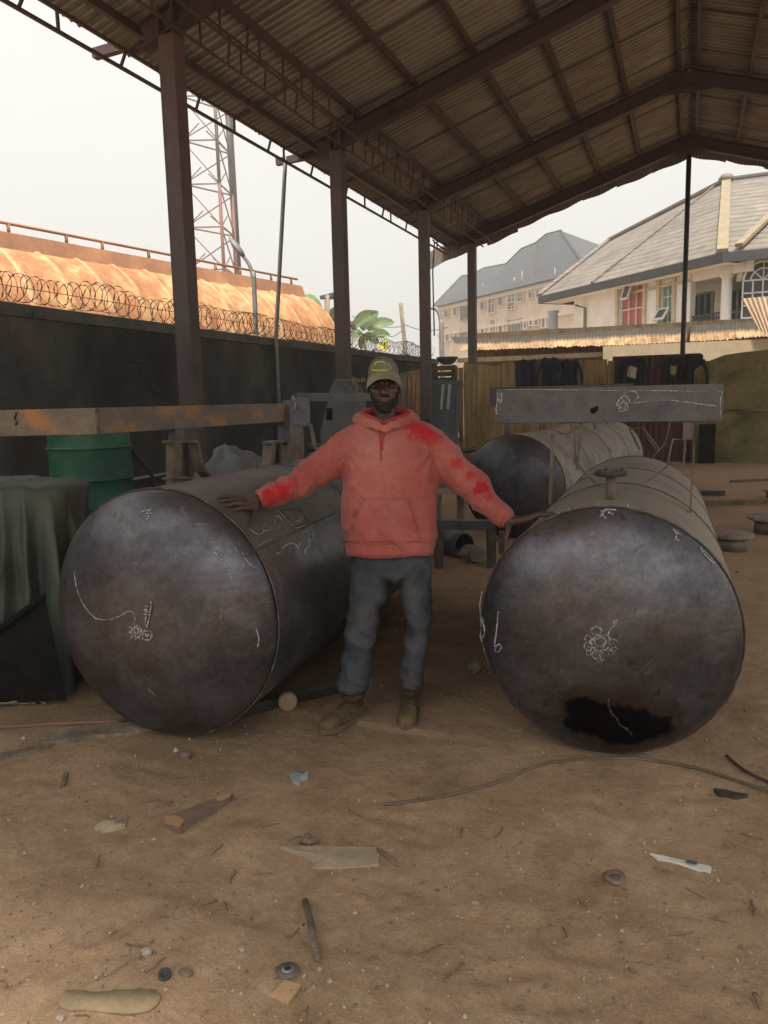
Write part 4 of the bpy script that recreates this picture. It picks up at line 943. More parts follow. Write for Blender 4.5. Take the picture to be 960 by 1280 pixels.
def shell_pt(t, px, py, lift=.002):
    q = ray(px, py); o = CAMP - t.c; oa = o - t.ax * o.dot(t.ax); qa = q - t.ax * q.dot(t.ax); rr = t.R + lift
    A, B, Cc = qa.dot(qa), 2 * oa.dot(qa), oa.dot(oa) - rr * rr; D = B * B - 4 * A * Cc
    if D < 0: k = -B / (2 * A)
    else: k = (-B - math.sqrt(D)) / (2 * A)
    return CAMP + q * k
def chalk(t, lines, fn, r=.0035, name='chalk_mark', mat=None, step=3):
    for ln in lines:
        m = MB()
        for seg in ln:
            pp = smooth_path([Vector((x, y, 0)) for x, y in seg], step) if len(seg) > 2 else [Vector((lerp(seg[0][0], seg[-1][0], k / 4), lerp(seg[0][1], seg[-1][1], k / 4), 0)) for k in range(5)]
            p3 = [fn(t, q.x + random.uniform(-.45, .45), q.y + random.uniform(-.45, .45)) for q in pp]
            m.tube(p3, [r * random.choice((.35, .6, .9, 1.25)) for _ in p3], 5)
        m.build(name, mat or MAT['chalk'], t.o)
def scaled(ox, oy, sc, segs): return [[(ox + x / sc, oy + y / sc) for x, y in s] for s in segs]
def ribbon(m, pts, wdir, wd, th=.008):
    pts = [Vector(q) for q in pts]; wdir = Vector(wdir).normalized(); rs = []
    for k, q in enumerate(pts):
        d = (pts[min(k + 1, len(pts) - 1)] - pts[max(k - 1, 0)]).normalized(); nn = d.cross(wdir).normalized()
        rs.append([q + wdir * wd / 2 + nn * th / 2, q - wdir * wd / 2 + nn * th / 2, q - wdir * wd / 2 - nn * th / 2, q + wdir * wd / 2 - nn * th / 2])
    m.rings(rs, False)

TLc = G(206, 767, .615); TRc = G(757, 790, .568); TTc = G(642, 609, .60)
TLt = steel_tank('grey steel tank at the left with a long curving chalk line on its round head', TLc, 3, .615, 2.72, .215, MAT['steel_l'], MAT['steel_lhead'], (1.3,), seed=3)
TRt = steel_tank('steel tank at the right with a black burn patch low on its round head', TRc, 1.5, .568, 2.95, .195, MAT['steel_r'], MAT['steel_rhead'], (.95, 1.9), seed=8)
TTt = steel_tank('dusty steel tank lying furthest back behind the man\'s shoulder, partly hidden by the right tank', TTc, -6, .60, 5.2, .20, MAT['steel_t'], MAT['steel_thead'], (1.3, 2.6, 3.9), seed=15)
# supports under the shells (out of sight, they keep the tanks from rolling)
# ---- marks on the left tank
S5 = lambda segs: scaled(0, 700, 3.2, segs)
chalk(TLt, [S5([[(298, 45), (303, 95), (318, 150), (345, 195), (385, 233), (430, 240), (475, 226), (508, 207), (532, 208), (541, 240)]])], head_pt, .0026)
def ringpx(cx, cy_, rx, ry, a0=0, a1=6.6, n=12):
    a1 += random.uniform(0, 2.2); n = int(n * 1.3); jx = .16
    return [(cx + rx * (1 + random.uniform(-jx, jx)) * math.cos(lerp(a0, a1, k / n)), cy_ + ry * (1 + random.uniform(-jx, jx)) * math.sin(lerp(a0, a1, k / n))) for k in range(n + 1)]
chalk(TLt, [S5([ringpx(546, 284, 18, 24), ringpx(545, 284, 9, 12)] + [[(546 + 21 * math.cos(a), 284 + 28 * math.sin(a)), (546 + 31 * math.cos(a), 284 + 38 * math.sin(a))] for a in (.4, 1.1, 1.7, 2.3, 3.0, 3.6, 4.3)]),
            S5([[(606, 165), (600, 215), (588, 268)], [(575, 185), (592, 187), (578, 200), (593, 203), (577, 216), (592, 218)], [(572, 285), (604, 287), (601, 318), (570, 316), (573, 290)], [(578, 292), (590, 306), (597, 292)], [(585, 225), (580, 262)]])], head_pt, .0042)
S1 = lambda segs: scaled(40, 580, 2.286, segs)
chalk(TLt, [S1([[(312, 138), (330, 132), (345, 128)], [(322, 142), (340, 140)], [(330, 130), (334, 152), (328, 158)]])], shell_or_head := (lambda t, x, y: head_pt(t, x, y)), .004)
chalk(TLt, [S1([[(580, 238), (592, 262), (604, 285), (600, 305)], [(600, 250), (612, 275), (640, 300)], [(598, 296), (588, 318)]])], head_pt, .0024)
chalk(TLt, [S1([[(520, 250), (545, 275), (562, 305), (572, 328)], [(640, 470), (648, 500), (644, 525)]])], head_pt, .0035)
chalk(TLt, [S1([[(330, 640), (345, 655), (352, 660)]])], head_pt, .002)
S2 = lambda segs: scaled(260, 580, 6.857, segs)
chalk(TLt, [S2([[(585, 395), (620, 420), (680, 480), (760, 545), (830, 520), (860, 490)], [(575, 510), (580, 450), (610, 455), (640, 490)], [(760, 400), (790, 470), (740, 500)], [(800, 420), (820, 450), (790, 490)], [(470, 580), (500, 570), (545, 565)]]),
            S2([[(640, 720), (690, 685), (735, 680), (770, 715), (775, 745), (790, 665), (815, 700), (835, 775), (840, 720), (870, 700), (860, 580)], [(880, 570), (900, 630), (870, 655)], [(820, 585), (860, 570), (900, 560)]])], shell_pt, .0035)
chalk(TLt, [S2([[(360, 560), (420, 600), (470, 590), (480, 530), (500, 500)], [(440, 700), (500, 660), (560, 640)], [(590, 770), (640, 740)]])], shell_pt, .0022)
m = MB(); pp = [shell_pt(TLt, lerp(308, 420, k / 12), lerp(694, 640, k / 12), .0) for k in range(13)]   # straight long seam along the shell
m.tube(pp, .006, 5); m.build('weld_seam', MAT['weld'], TLt.o)
m = MB(); pp = [shell_pt(TLt, *q, .004) for q in ((352, 637), (372, 634), (386, 652), (368, 658))]; m.add(pp, [(0, 1, 2, 3)]); m.tube(pp, .006, 5, loop=True); m.build('repair_patch', MAT['steel_l'], TLt.o)
# ---- marks on the right tank
S3 = lambda segs: scaled(580, 620, 2.526, segs)
fl = [ringpx(430, 462, 30, 26, .5, 5.2), ringpx(429, 461, 16, 14), ringpx(427, 464, 22, 20, 2, 6)] + [ringpx(430 + random.uniform(38, 52) * math.cos(a), 466 + random.uniform(32, 44) * math.sin(a), random.uniform(7, 15), random.uniform(7, 15), random.uniform(0, 3), random.uniform(4, 6.5), 6) for a in (-.1, .45, .75, 1.4, 1.8, 2.5, 2.9, 3.5, 4.4)]
chalk(TRt, [S3(fl + [[(482, 388), (480, 405), (462, 420), (455, 440)], [(478, 388), (470, 410)]])], head_pt, .0026)
chalk(TRt, [S3([[(108, 365), (106, 400), (100, 440), (97, 480), (105, 492), (118, 480), (112, 468), (98, 476)]]), S3([[(58, 300), (50, 350), (55, 400), (52, 440), (62, 480), (70, 505)], [(56, 380), (64, 420), (60, 450)]])], head_pt, .004)
chalk(TRt, [S3([[(430, 48), (455, 42), (480, 44)], [(445, 40), (440, 62), (448, 70)], [(455, 50), (470, 58)], [(438, 55), (430, 66)]])], head_pt, .007)
chalk(TRt, [S3([[(660, 105), (672, 120), (668, 138), (680, 140)], [(672, 112), (690, 128)], [(745, 160), (762, 188), (790, 215)]])], head_pt, .0035)
# torn lip of plate crossing the burn
m = MB(); pp = [head_pt(TRt, *q, .004) for q in smooth_path([Vector((x, y, 0)) for x, y in scaled(580, 620, 2.526, [[(456, 640), (457, 664), (468, 690), (482, 702), (492, 722), (516, 738), (528, 752)]])[0]], 4) for q in [(q.x, q.y)]]
m.tube(pp, [.002 + .005 * random.random() for _ in pp], 6); m.build('flaked_edge', MAT['bootdark2'], TRt.o)
m = MB()                                                # weld spatter and slag specks along the near seam
for k in range(70):
    th = R(random.uniform(10, 150)); c = TP(TRt, th, random.uniform(.01, .10), .001); m.ball(c, random.uniform(.002, .0055), 6)
m.build('weld_spatter', MAT['chalk'], TRt.o)

# ---- nozzle on the right tank
nz = TP(TRt, R(90), .26, 0); nz = nz + TRt.u * ((LY(TRt, 763, 610, .26) - nz).dot(TRt.u))
m = MB(); m.lathe([(.022, -.03), (.022, .115)], nz, (0, 0, 1), 16); nzo = m.build('nozzle', MAT['strap'], TRt.o)
m = MB(); m.lathe([(.012, .112), (.072, .112), (.074, .116), (.074, .132), (.072, .135), (.012, .135)], nz, (0, 0, 1), 28)
for k in range(4): m.lathe([(.009, .134), (.009, .142)], nz + Vector((.055 * math.cos(k * 1.57 + .5), .055 * math.sin(k * 1.57 + .5), 0)), (0, 0, 1), 6)
fo = m.build('nozzle_flange', MAT['darkiron'], nzo)

# ---- skid beam on the right tank
def skid(t, s, px_box, straps, marks=None, mat='bare'):
    (x0, y0, x1, y1) = px_box; a, b = LY(t, x0, y0, s), LY(t, x1, y1, s); zt, zb = a.z, b.z; W = (b - a).dot(t.u)
    c = Vector(((a.x + b.x) / 2, (a.y + b.y) / 2, (zt + zb) / 2)); ax2 = (Vector((b.x - a.x, b.y - a.y, 0))).normalized(); ay2 = Vector((-ax2.y, ax2.x, 0)); H = zt - zb
    m = MB(); th = .008
    m.box(c - ay2 * 0, (W, th, H), ax2, ay2); m.box(c + ay2 * .056 + Vector((0, 0, H / 2 - th / 2 + .001)), (W, .10, th), ax2, ay2); m.box(c + ay2 * .056 - Vector((0, 0, H / 2 - th / 2 + .001)), (W, .10, th), ax2, ay2)
    bm_ = m.build('skid_beam', MAT[mat], t.o, bevel=.002)
    for st in straps:
        m = MB(); ribbon(m, [LY(t, x, y, s + .05 + st.get('ds', 0)) if (x is not None) else y for x, y in st['p']], t.ax, st.get('w', .05), st.get('th', .008)); m.build(st.get('n', 'saddle_strap'), MAT['strap'], t.o)
    return c, ax2, ay2, W, H, bm_
c, ax2, ay2, W, H, bm_ = skid(TRt, .72, (620, 487, 903, 526), [
    dict(p=[(707, 524), (707, 541)], w=.07, th=.05, n='stub'), dict(p=[(688, 630), (691, 543), (717, 541), (719, 578), (744, 603)], w=.045, th=.014),
    dict(p=[(727, 524), (721, 588)], w=.03, th=.014), dict(p=[(721, 578), (745, 604)], w=.05),
    dict(p=[(860, 524), (860, 549)], w=.07, th=.05, n='stub'), dict(p=[(863, 640), (868, 550), (841, 549), (834, 583), (806, 604)], w=.045, th=.008), dict(p=[(857, 551), (853, 595)], w=.03, th=.008)])
for ln in ([[(0, 4), (.004, .02), (.003, .07), (.010, .10), (.002, .13)], ]): pass
def beam_pt(t, x, y):
    q = ray(x, y); return CAMP + q * ((c - ay2 * .007 - CAMP).dot(ay2) / q.dot(ay2))
S7 = lambda segs: scaled(600, 470, 3.097, segs)
chalk(TRt, [S7([[(70, 62), (66, 100), (62, 130), (68, 150)], [(82, 66), (84, 90), (76, 110), (72, 95), (78, 70)]])], beam_pt, .0055)
chalk(TRt, [S7([[(525, 105), (560, 130), (555, 98), (530, 120), (545, 85), (575, 125), (540, 135), (550, 100), (582, 105), (560, 75), (530, 100)], [(555, 68), (590, 60), (612, 72), (605, 92), (585, 108), (620, 102), (680, 94), (740, 94), (800, 102), (860, 110), (915, 116)]])], beam_pt, .004)
chalk(TRt, [S7([[(66, 54), (300, 53), (600, 56), (938, 60)], [(937, 62), (930, 110), (934, 168)]])], beam_pt, .0026)
m = MB(); h0 = beam_pt(TRt, 742, 513); m.lathe([(.016, -.004), (.016, .006)], h0, -ay2, 12); m.ball(h0 + Vector((.012, 0, .01)), .014, 8, jit=.5); m.build('burnt_hole', MAT['rubber'], TRt.o)
skid(TRt, 2.15, (652, 487.5, 852, 512), [
    dict(p=[(745, 508), (744, 520)], w=.07, th=.05, n='stub'), dict(p=[(838, 510), (838, 527), (831, 556), (816, 571)], w=.045), dict(p=[(838, 527), (856, 527), (855, 590)], w=.045), dict(p=[(717, 575), (718, 520), (745, 520), (748, 545), (766, 566)], w=.045)])
skid(TTt, .8, (612, 484.5, 790, 505), [
    dict(p=[(635, 503), (635, 548)], w=.07, th=.07), dict(p=[(643, 520), (655, 524), (668, 540), (680, 546)], w=.06), dict(p=[(742, 503), (744, 537)], w=.06, th=.02), dict(p=[(757, 503), (759, 530)], w=.06, th=.02), dict(p=[(640, 503), (655, 522), (672, 536)], w=.05)])
skid(TTt, 3.4, (640, 485, 775, 500), [dict(p=[(748, 498), (748, 530)], w=.07, th=.03), dict(p=[(758, 498), (760, 512), (768, 530)], w=.06)])
for pl in ([(789, 540), (786, 537), (803, 534), (815, 550), (824, 562)], [(789, 540), (795, 552), (800, 562)], [(803, 534), (806, 540), (820, 562)]):
    m = MB(); ribbon(m, [LY(TTt, x, y, 1.9) for x, y in pl], TTt.ax, .05, .02); m.build('saddle_strap', MAT['strap'], TTt.o)

# ---- skid rail on the left tank
ra, rb = P(120, 518, 3.97), P(360, 509, 5.75); zc = 1.548; ra.z = rb.z = zc; BH = .134
rd = (rb - ra).normalized(); rs_ = Vector((rd.y, -rd.x, 0))
m = MB(); th = .009
def chan(m, a, b, sd_):
    d = (b - a).normalized(); L = (b - a).length; c = (a + b) / 2
    m.box(c, (L, th, BH), d, sd_); m.box(c - sd_ * .045 + Vector((0, 0, BH / 2 - th / 2 + .001)), (L, .08, th), d, sd_); m.box(c - sd_ * .045 - Vector((0, 0, BH / 2 - th / 2 + .001)), (L, .08, th), d, sd_)
chan(m, ra, rb, rs_)
m.build('skid_beam', MAT['rustbar'], TLt.o, bevel=.002)
cl = P(-160, 518, 3.93); cl.z = zc; m = MB(); cd_ = (ra - cl).normalized(); cs_ = Vector((cd_.y, -cd_.x, 0)); chan(m, cl, ra + cd_ * .006, cs_); m.build('skid_beam', MAT['rustbar'], TLt.o, bevel=.002)
m = MB(); m.bar(ra + rs_ * .007 + Vector((0, 0, -BH / 2 + .004)), ra + rs_ * .007 + Vector((0, 0, BH / 2 - .004)), .014, .012, rd); m.build('weld_seam', MAT['weld'], TLt.o)
def rail_pt(px, py, off=0.0):
    q = ray(px, py); n_ = Vector((rs_.x, rs_.y, 0)); return CAMP + q * ((ra + n_ * off - CAMP).dot(n_) / q.dot(n_))
L6 = lambda pts: [(180 + x / 3.692, 480 + y / 3.692) for x, y in pts]
def lstrap(pts, wd, th, off=-.03, name='saddle_strap', wdir=None, mat='strap'):
    m = MB(); ribbon(m, [rail_pt(x, y, off) if not isinstance(x, Vector) else x for x, y in L6(pts)], wdir or rs_, wd, th); return m.build(name, MAT[mat], TLt.o)
lstrap([(150, 175), (150, 265)], .05, .085, name='stub', mat='bare'); lstrap([(105, 268), (190, 264)], .07, .014)
lstrap([(138, 268), (138, 530)], .05, .085); lstrap([(192, 264), (228, 264), (250, 360), (262, 400), (330, 468)], .07, .02)
lstrap([(108, 436), (208, 432)], .08, .012); lstrap([(165, 440), (165, 520)], .04, .03)
lstrap([(640, 145), (640, 262)], .05, .06, name='stub', mat='bare'); lstrap([(668, 80), (662, 120), (662, 262)], .07, .05, off=.012, mat='bare'); lstrap([(562, 272), (600, 266), (690, 262)], .07, .016)
lstrap([(664, 264), (666, 415)], .06, .09); lstrap([(580, 272), (572, 372), (535, 420), (478, 486)], .08, .05)
# chalk/burnt scribble on the left rail
def crossb_pt(t, x, y):
    q = ray(x, y); return CAMP + q * ((ra + cs_ * .006 - CAMP).dot(cs_) / q.dot(cs_))
chalk(TLt, [[[(19, 515), (21, 519), (18, 523), (22, 527), (19, 531)], [(22, 515), (19, 520)]]], crossb_pt, .006, 'paint_mark', MAT['rubber'])

# ---- second frame behind the left tank
fr = thing('angle_frame', 'grey angle-iron frame with chalked corner standing behind the left tank', 'steel frame', P(420, 560, 6.9).xy.to_3d())
FD = 6.9
def fp(x, y, d=FD): return P(340 + x / 6.857, 460 + y / 6.857, d)
m = MB(); a, b = fp(205, 250), fp(1010, 246, 7.3); m.bar(a, b, .07, .075); m.build('top_bar', MAT['bare'], fr)
m = MB(); m.bar(fp(248, 262), fp(250, 490), .05, .16, RT); m.build('upright', MAT['bare'], fr)
m = MB(); m.bar(fp(192, 497), fp(350, 487), .09, .012); m.bar(fp(224, 500), fp(228, 900), .05, .10, RT); ribbon(m, [fp(300, 490), fp(330, 490), fp(355, 600), fp(360, 660), fp(400, 720)], FWD, .09, .03); m.build('leg', MAT['strap'], fr)
m = MB(); a = fp(228, 900); m.bar(a, Vector((a.x, a.y, 0)), .05, .10, RT); b_ = fp(1010, 246, 7.3); m.bar(b_, Vector((b_.x, b_.y, 0)), .06, .06, RT); m.build('leg', MAT['strap'], fr)
m = MB()
for s in ([(212, 235), (222, 250), (206, 262), (224, 275), (208, 290), (214, 340), (232, 355), (240, 340), (238, 290)], [(225, 240), (235, 270), (215, 285)]):
    m.tube([fp(x, y) + Vector((.0, -.09, 0)) for x, y in s], .006, 5)
m.build('chalk_mark', MAT['chalk'], fr)

# ================================================================ LEFT SIDE CLUTTER
# bench + green drum
DD = 5.75; bz = P(118, 632, DD).z
bench = thing('steel_bench', 'low dark oily steel bench carrying the green drum', 'bench', Vector((P(140, 640, DD).x, P(140, 640, DD).y, 0)), YAW)
c = P(140, 636, DD); m = MB(); m.box((c.x, c.y, bz - .03), (.95, .75, .05), RT, (-sy, cy, 0)); m.build('bench_top', MAT['darkiron'], bench, bevel=.004)
for sx in (-1, 1):
    for s2 in (-1, 1): m = MB(); m.box(Vector((c.x, c.y, (bz - .05) / 2)) + RT * .42 * sx + Vector((-sy, cy, 0)) * .32 * s2, (.06, .06, bz - .06), RT, (-sy, cy, 0)); m.build('leg', MAT['darkiron'], bench)
m = MB(); m.box(Vector((c.x, c.y, bz - .12)) - Vector((-sy, cy, 0)) * .36, (.9, .03, .1), RT, (-sy, cy, 0)); m.build('apron', MAT['strap'], bench)
dc = P(118, 632, DD); DR = .288; dz = .70
dr = thing('oil_drum', 'dented green steel drum with ribbed sides standing on the dark bench', 'drum', dc)
prof = [(DR - .012, 0), (DR + .006, .0), (DR + .008, .012), (DR, .022)]
for zz in (.19, .42): prof += [(DR, zz), (DR + .004, zz + .01), (DR + .012, zz + .018), (DR + .004, zz + .027), (DR, zz + .036)]
prof += [(DR, dz - .02), (DR + .008, dz - .012), (DR + .008, dz), (DR - .008, dz), (DR - .012, dz - .02), (.01, dz - .02)]
m = MB(); m.lathe(prof, dc, (0, 0, 1), 48)
m.v = [tuple(Vector(v) + (Vector(v) - dc).normalized() * .006 * noise.noise(Vector(v) * 4)) for v in m.v]
m.build('drum_body', MAT['green'], dr)
for zz in (.208, .438, .006): m = MB(); m.lathe([(DR + .010, zz - .006), (DR + .0155, zz), (DR + .010, zz + .006)], dc, (0, 0, 1), 48, cap=False); m.build('rib', MAT['green'], dr)
m = MB(); m.lathe([(.03, dz - .02), (.03, dz + .005), (.005, dz + .006)], dc + RT * .16, (0, 0, 1), 12); m.build('bung_cap', MAT['darkiron'], dr)
# tarpaulin over a machine at the far left
def drape(name, label, cx_, cy_, ang, hx, hy, H, mat, folds, top_fn=None, flare=.12, sq=5.0, seed=0.0, z0=.02, amp=.06, crumple=.012):
    o = thing(name, label, 'tarpaulin', (cx_, cy_, 0), ang)
    ca, sa = math.cos(ang), math.sin(ang); N = 220; rows = []
    def pt(a, rr, z): 
        ca_, sa_ = math.cos(a), math.sin(a); k = (abs(ca_) ** sq + abs(sa_) ** sq) ** (-1 / sq); x, y = hx * k * ca_ * rr, hy * k * sa_ * rr
        return x, y, z
    for j in range(34):
        t = j / 33; row = []
        for i in range(N):
            a = 2 * math.pi * i / N
            if t < .32: q = t / .32; rr = q; z = H + (top_fn(a, q) if top_fn else 0) - .02 * q ** 6
            else:
                q = (t - .32) / .68; q2 = q * 1.02
                sn = math.sin(a * folds + 2.2 * math.sin(a * 2 + seed) + .9 * q); f = (1 - 2 * abs(sn) ** .7) * .75 + .7 * noise.noise(Vector((math.cos(a) * 3, math.sin(a) * 3, seed + q * .8))) + .35 * noise.noise(Vector((math.cos(a) * 9, math.sin(a) * 9, seed + q * 2.5)))
                rr = 1 + flare * q + amp * f * min(1, q * 2.2) / max(hx, hy)
                htop = H + (top_fn(a, 1) if top_fn else 0) - .02
                z = lerp(htop, z0 + .03 * noise.noise(Vector((a * 2, seed, 0))), max(0, q2 - .02)); 
                if q < .08: rr = 1 + .02 * math.sin(q / .08 * 1.57); z = htop - .035 * (q / .08)
            x, y, z = pt(a, rr, z); z += .02 * noise.noise(Vector((x * 4, y * 4, seed + z * 3))); w_ = crumple * noise.fractal(Vector((x * 5, y * 5, z * 5 + seed)), 1, 2, 3); x += w_ * math.cos(a); y += w_ * math.sin(a); z += crumple * .8 * abs(noise.noise(Vector((x * 7, y * 7, seed + z * 6))))
            row.append((x, y, max(z, .01)))
        rows.append(row)
    m = MB(); m.rings(rows, True, False); m.build('cover', mat, o, local=True)
    return o
c1 = P(38, 690, 4.75)
drape('covered_machine', 'tall machine under a dusty green tarpaulin at the left edge', c1.x, c1.y, YAW + .12, .33, .36, P(60, 603, 4.5).z, MAT['tarpgreen'], 6, lambda a, q: -.02 * q * math.cos(a), .42, 3.0, 3.1, amp=.085, crumple=.035)
c2 = P(282, 585, 6.7)
drape('covered_heap', 'heap under a crumpled grey tarpaulin between the skid posts', c2.x, c2.y, YAW, .36, .40, .93, MAT['tarpgrey'], 9, lambda a, q: .34 - .42 * q ** 1.4 * (.8 - .35 * math.cos(a - .4)) + .03 * math.sin(a * 5) * q, .45, 2.4, 7.7, amp=.10, crumple=.07)
# black sheet panel leaning in front
a, b, c_, d_ = P(-30, 806, 4.05), P(56, 744, 4.12), P(80, 838, 4.2), P(-30, 862, 4.2)
c_.z = .03; d_.z = .02
m = MB(); n_ = (b - a).cross(d_ - a).normalized() * .02; m.prism([a, b, c_, d_], n_); m.bar(a, b, .035, .02)
solo(m, 'sheet_panel', MAT['rubber'], 'black sheet panel leaning against the green tarpaulin, its upper edge grey with dust', 'panel')
# tyre, hose and dark scrap behind the left tank
ty = P(186, 612, 6.3); ty.z = .33
m = MB(); ax_ = Vector((.25, -1, .2)).normalized(); m.lathe([(.19, -.08), (.26, -.10), (.32, -.085), (.335, -.04), (.335, .04), (.32, .085), (.26, .10), (.19, .08), (.18, 0)], ty, ax_, 32, cap=False); m.rings  # tyre
solo(m, 'old_tyre', MAT['rubber'], 'old black tyre propped in the shadow beside the bench', 'tyre')
m = MB(); m.tube(smooth_path([P(164, 562, 5.9), P(176, 575, 5.9), P(190, 595, 5.95), P(197, 612, 5.9), P(198, 632, 5.8)]), .015, 6); 
m.v = m.v; solo(m, 'black_hose', MAT['darkcable'], 'black hose drooping beside the green drum', 'hose')
m = MB()
for (q, sz, rz) in (((180, 600), (.5, .3, .05), .2), ((176, 622), (.55, .4, .06), -.3), ((205, 628), (.4, .3, .05), .5)):
    c = P(*q, 6.6); m.box(c, sz, (math.cos(rz), math.sin(rz), .15), (-math.sin(rz), math.cos(rz), .05), (-.15, 0, 1))
for q in ((160, 640), (215, 640)): c = P(*q, 6.6); m.box2((c.x - .03, c.y - .03, 0), (c.x + .03, c.y + .03, P(*q, 6.6).z + .05))
solo(m, 'scrap_rack', MAT['darkiron'], 'dark rack of scrap plates between the drum and the grey tarpaulin', 'rack')
# grey machine housing by the wall
GD = 8.6
gm = thing('machine_housing', 'grey sheet-metal machine housing with small rectangular opening by the black wall', 'machine', P(420, 560, GD).xy.to_3d())
pl = [(440, 940), (412, 560), (440, 440), (500, 180), (540, 95), (700, 92), (770, 150), (800, 300), (800, 940)]
def gp(x, y, d=GD): return P(340 + x / 6.857, 460 + y / 6.857, d)
m = MB(); m.prism([gp(*q) for q in pl], FWD * .7); m.build('housing', MAT['greymachine'], gm, bevel=.02)
m = MB(); m.prism([gp(x, y, GD - .008) for x, y in ((462, 348), (515, 342), (518, 440), (465, 448))], FWD * .006); m.build('opening', MAT['rubber'], gm)
m = MB(); m.prism([gp(x, y, GD - .03) for x, y in ((630, 150), (700, 145), (705, 215), (640, 215))], FWD * .028); m.build('cover_plate', MAT['bare'], gm, bevel=.004)
m = MB(); m.tube([gp(700, 100, GD - .05), gp(720, 150, GD - .1), gp(715, 240, GD - .1)], .03, 7); m.tube([gp(690, 90, GD), gp(760, 120, GD), gp(800, 90, GD)], .03, 6); m.build('exhaust_pipe', MAT['strap'], gm)
m = MB(); bd = gp(620, 930); m.box((bd.x, bd.y + .3, .35), (.9, .7, .72)); m.build('base', MAT['darkiron'], gm)
m = MB()
for k in range(26):
    c = P(random.uniform(393, 425), random.uniform(540, 556), 7.7 + random.uniform(-.2, .4)); c.z = random.uniform(.7, 1.14); m.ball(c, random.uniform(.06, .12), 8, (1.2, 1, .7), .6)
c = P(410, 560, 7.9); m.ball((c.x, c.y, .5), .42, 14, (1, 1, 1.15), .25)
solo(m, 'scrap_heap', MAT['darkiron'], 'heap of blackened scrap behind the man\'s right shoulder', 'scrap heap')

# ================================================================ BACKGROUND THINGS NEAR THE FENCE
dd = 17.3
door = thing('leaning_door', 'blue-grey panelled door with two frosted slots leaning beside the board fence', 'door', Vector((P(555, 560, dd).x, P(555, 560, dd).y, 0)))
def dp(x, y, e=0): return P(520 + x / 6.857, 440 + y / 6.857, dd - e)
m = MB(); m.prism([dp(120, 240), dp(395, 250), dp(345, 1000), dp(75, 1000)], FWD * .06); m.build('door_leaf', MAT['bluedoor'], door, bevel=.008)
m = MB()
for (x0_, x1_) in ((120, 155), (355, 392)): m.prism([dp(x0_, 243, .03), dp(x1_, 245, .03), dp(x1_ - 48, 995, .03), dp(x0_ - 42, 995, .03)], FWD * .028)
for y_ in (245, 500, 600): m.prism([dp(120 - (y_ - 240) * .06, y_, .024), dp(393 - (y_ - 240) * .066, y_ + 5, .024), dp(391 - (y_ - 240) * .066, y_ + 35, .024), dp(118 - (y_ - 240) * .06, y_ + 30, .024)], FWD * .022)
m.build('door_frame', MAT['bluedoor'], door)
for xs_ in ((222, 245), (278, 302)):
    m = MB(); m.prism([dp(xs_[0], 275, .02), dp(xs_[1], 275, .02), dp(xs_[1] - 18, 490, .02), dp(xs_[0] - 18, 490, .02)], FWD * .018); m.build('slot_pane', MAT['frosted'], door)
m = MB()
for k, (x, w_) in enumerate(((556, 30), (592, 34), (632, 28), (668, 22), (702, 26), (728, 20))):
    t0, t1 = (420 + x / 6.857, 435 + 225 / 6.857), (420 + x / 6.857, 435 + 700 / 6.857)
    a = P(t0[0], t0[1], 18.3 + .05 * k); b = P(t1[0] - 4, t1[1], 17.9); b.z = 0; m.bar(a, b, .085, .02, FWD)
solo(m, 'leaning_boards', MAT['rustsheet'], 'row of sunlit rusty-orange boards leaning beyond the man\'s left ear', 'boards')
m = MB(); m.bar(P(500, 469, 17.8), P(530, 463, 18.0), .10, .08); m.tube([P(503, 468, 17.8), P(503, 468, 17.8) - Vector((0, 0, 1.95))], .05, 6); m.tube([P(527, 464, 18.0), P(527, 464, 18.0) - Vector((0, 0, 2.1))], .05, 6)
solo(m, 'timber_rail', MAT['plankgrey'], 'pale sunlit timber rail on posts above the leaning boards', 'timber')
m = MB(); a = onY(541, 457, 19.5); b = onY(568, 478, 19.5); 
for k in range(3): m.box2((a.x, 19.5, lerp(b.z, a.z, k / 3) + .01), (b.x, 19.55, lerp(b.z, a.z, (k + 1) / 3) - .01))
m.box2((a.x, 19.56, 0), (a.x + .1, 19.64, a.z)); m.box2((b.x - .1, 19.56, 0), (b.x, 19.64, a.z)); m.box2((a.x, 19.52, 0), (b.x, 19.56, b.z))
solo(m, 'board_barrier', MAT['plankdark'], 'dark horizontal boards between the third column and the fence', 'boards')
bw = onY(559, 456, 19.6); m = MB(); m.lathe([(.10, .0), (.2, .06), (.27, .16), (.29, .2), (.27, .2), (.2, .08)], bw, (0, 0, 1), 20); solo(m, 'wash_basin', MAT['greymachine'], 'grey metal basin resting on top of the dark boards', 'basin')

# bent pipe and white board behind the man's left arm
m = MB(); m.tube(smooth_path([P(554, 543, 9.6), P(562, 546, 9.6), P(570, 554, 9.6), P(577, 563, 9.6), P(594, 561, 9.6)]), .035, 8); a = P(577, 563, 9.6); m.tube([a, (a.x, a.y, 0)], .035, 8)
solo(m, 'bent_pipe', MAT['bare'], 'pale bent pipe standing beside the far tank\'s head', 'pipe')
m = MB(); a, b = P(546, 613, 8.1), P(577, 611, 8.1); m.bar(a, b, .4, .05); 
for q in (a, b): m.box2((q.x - .04, q.y - .04, 0), (q.x + .04, q.y + .04, q.z - .026))
m.bar(P(540, 600, 8.3), P(575, 597, 8.3), .05, .12)
wb = solo(m, 'low_table', MAT['plankgrey'], 'low table with pale dusty top seen under the man\'s left arm', 'table')
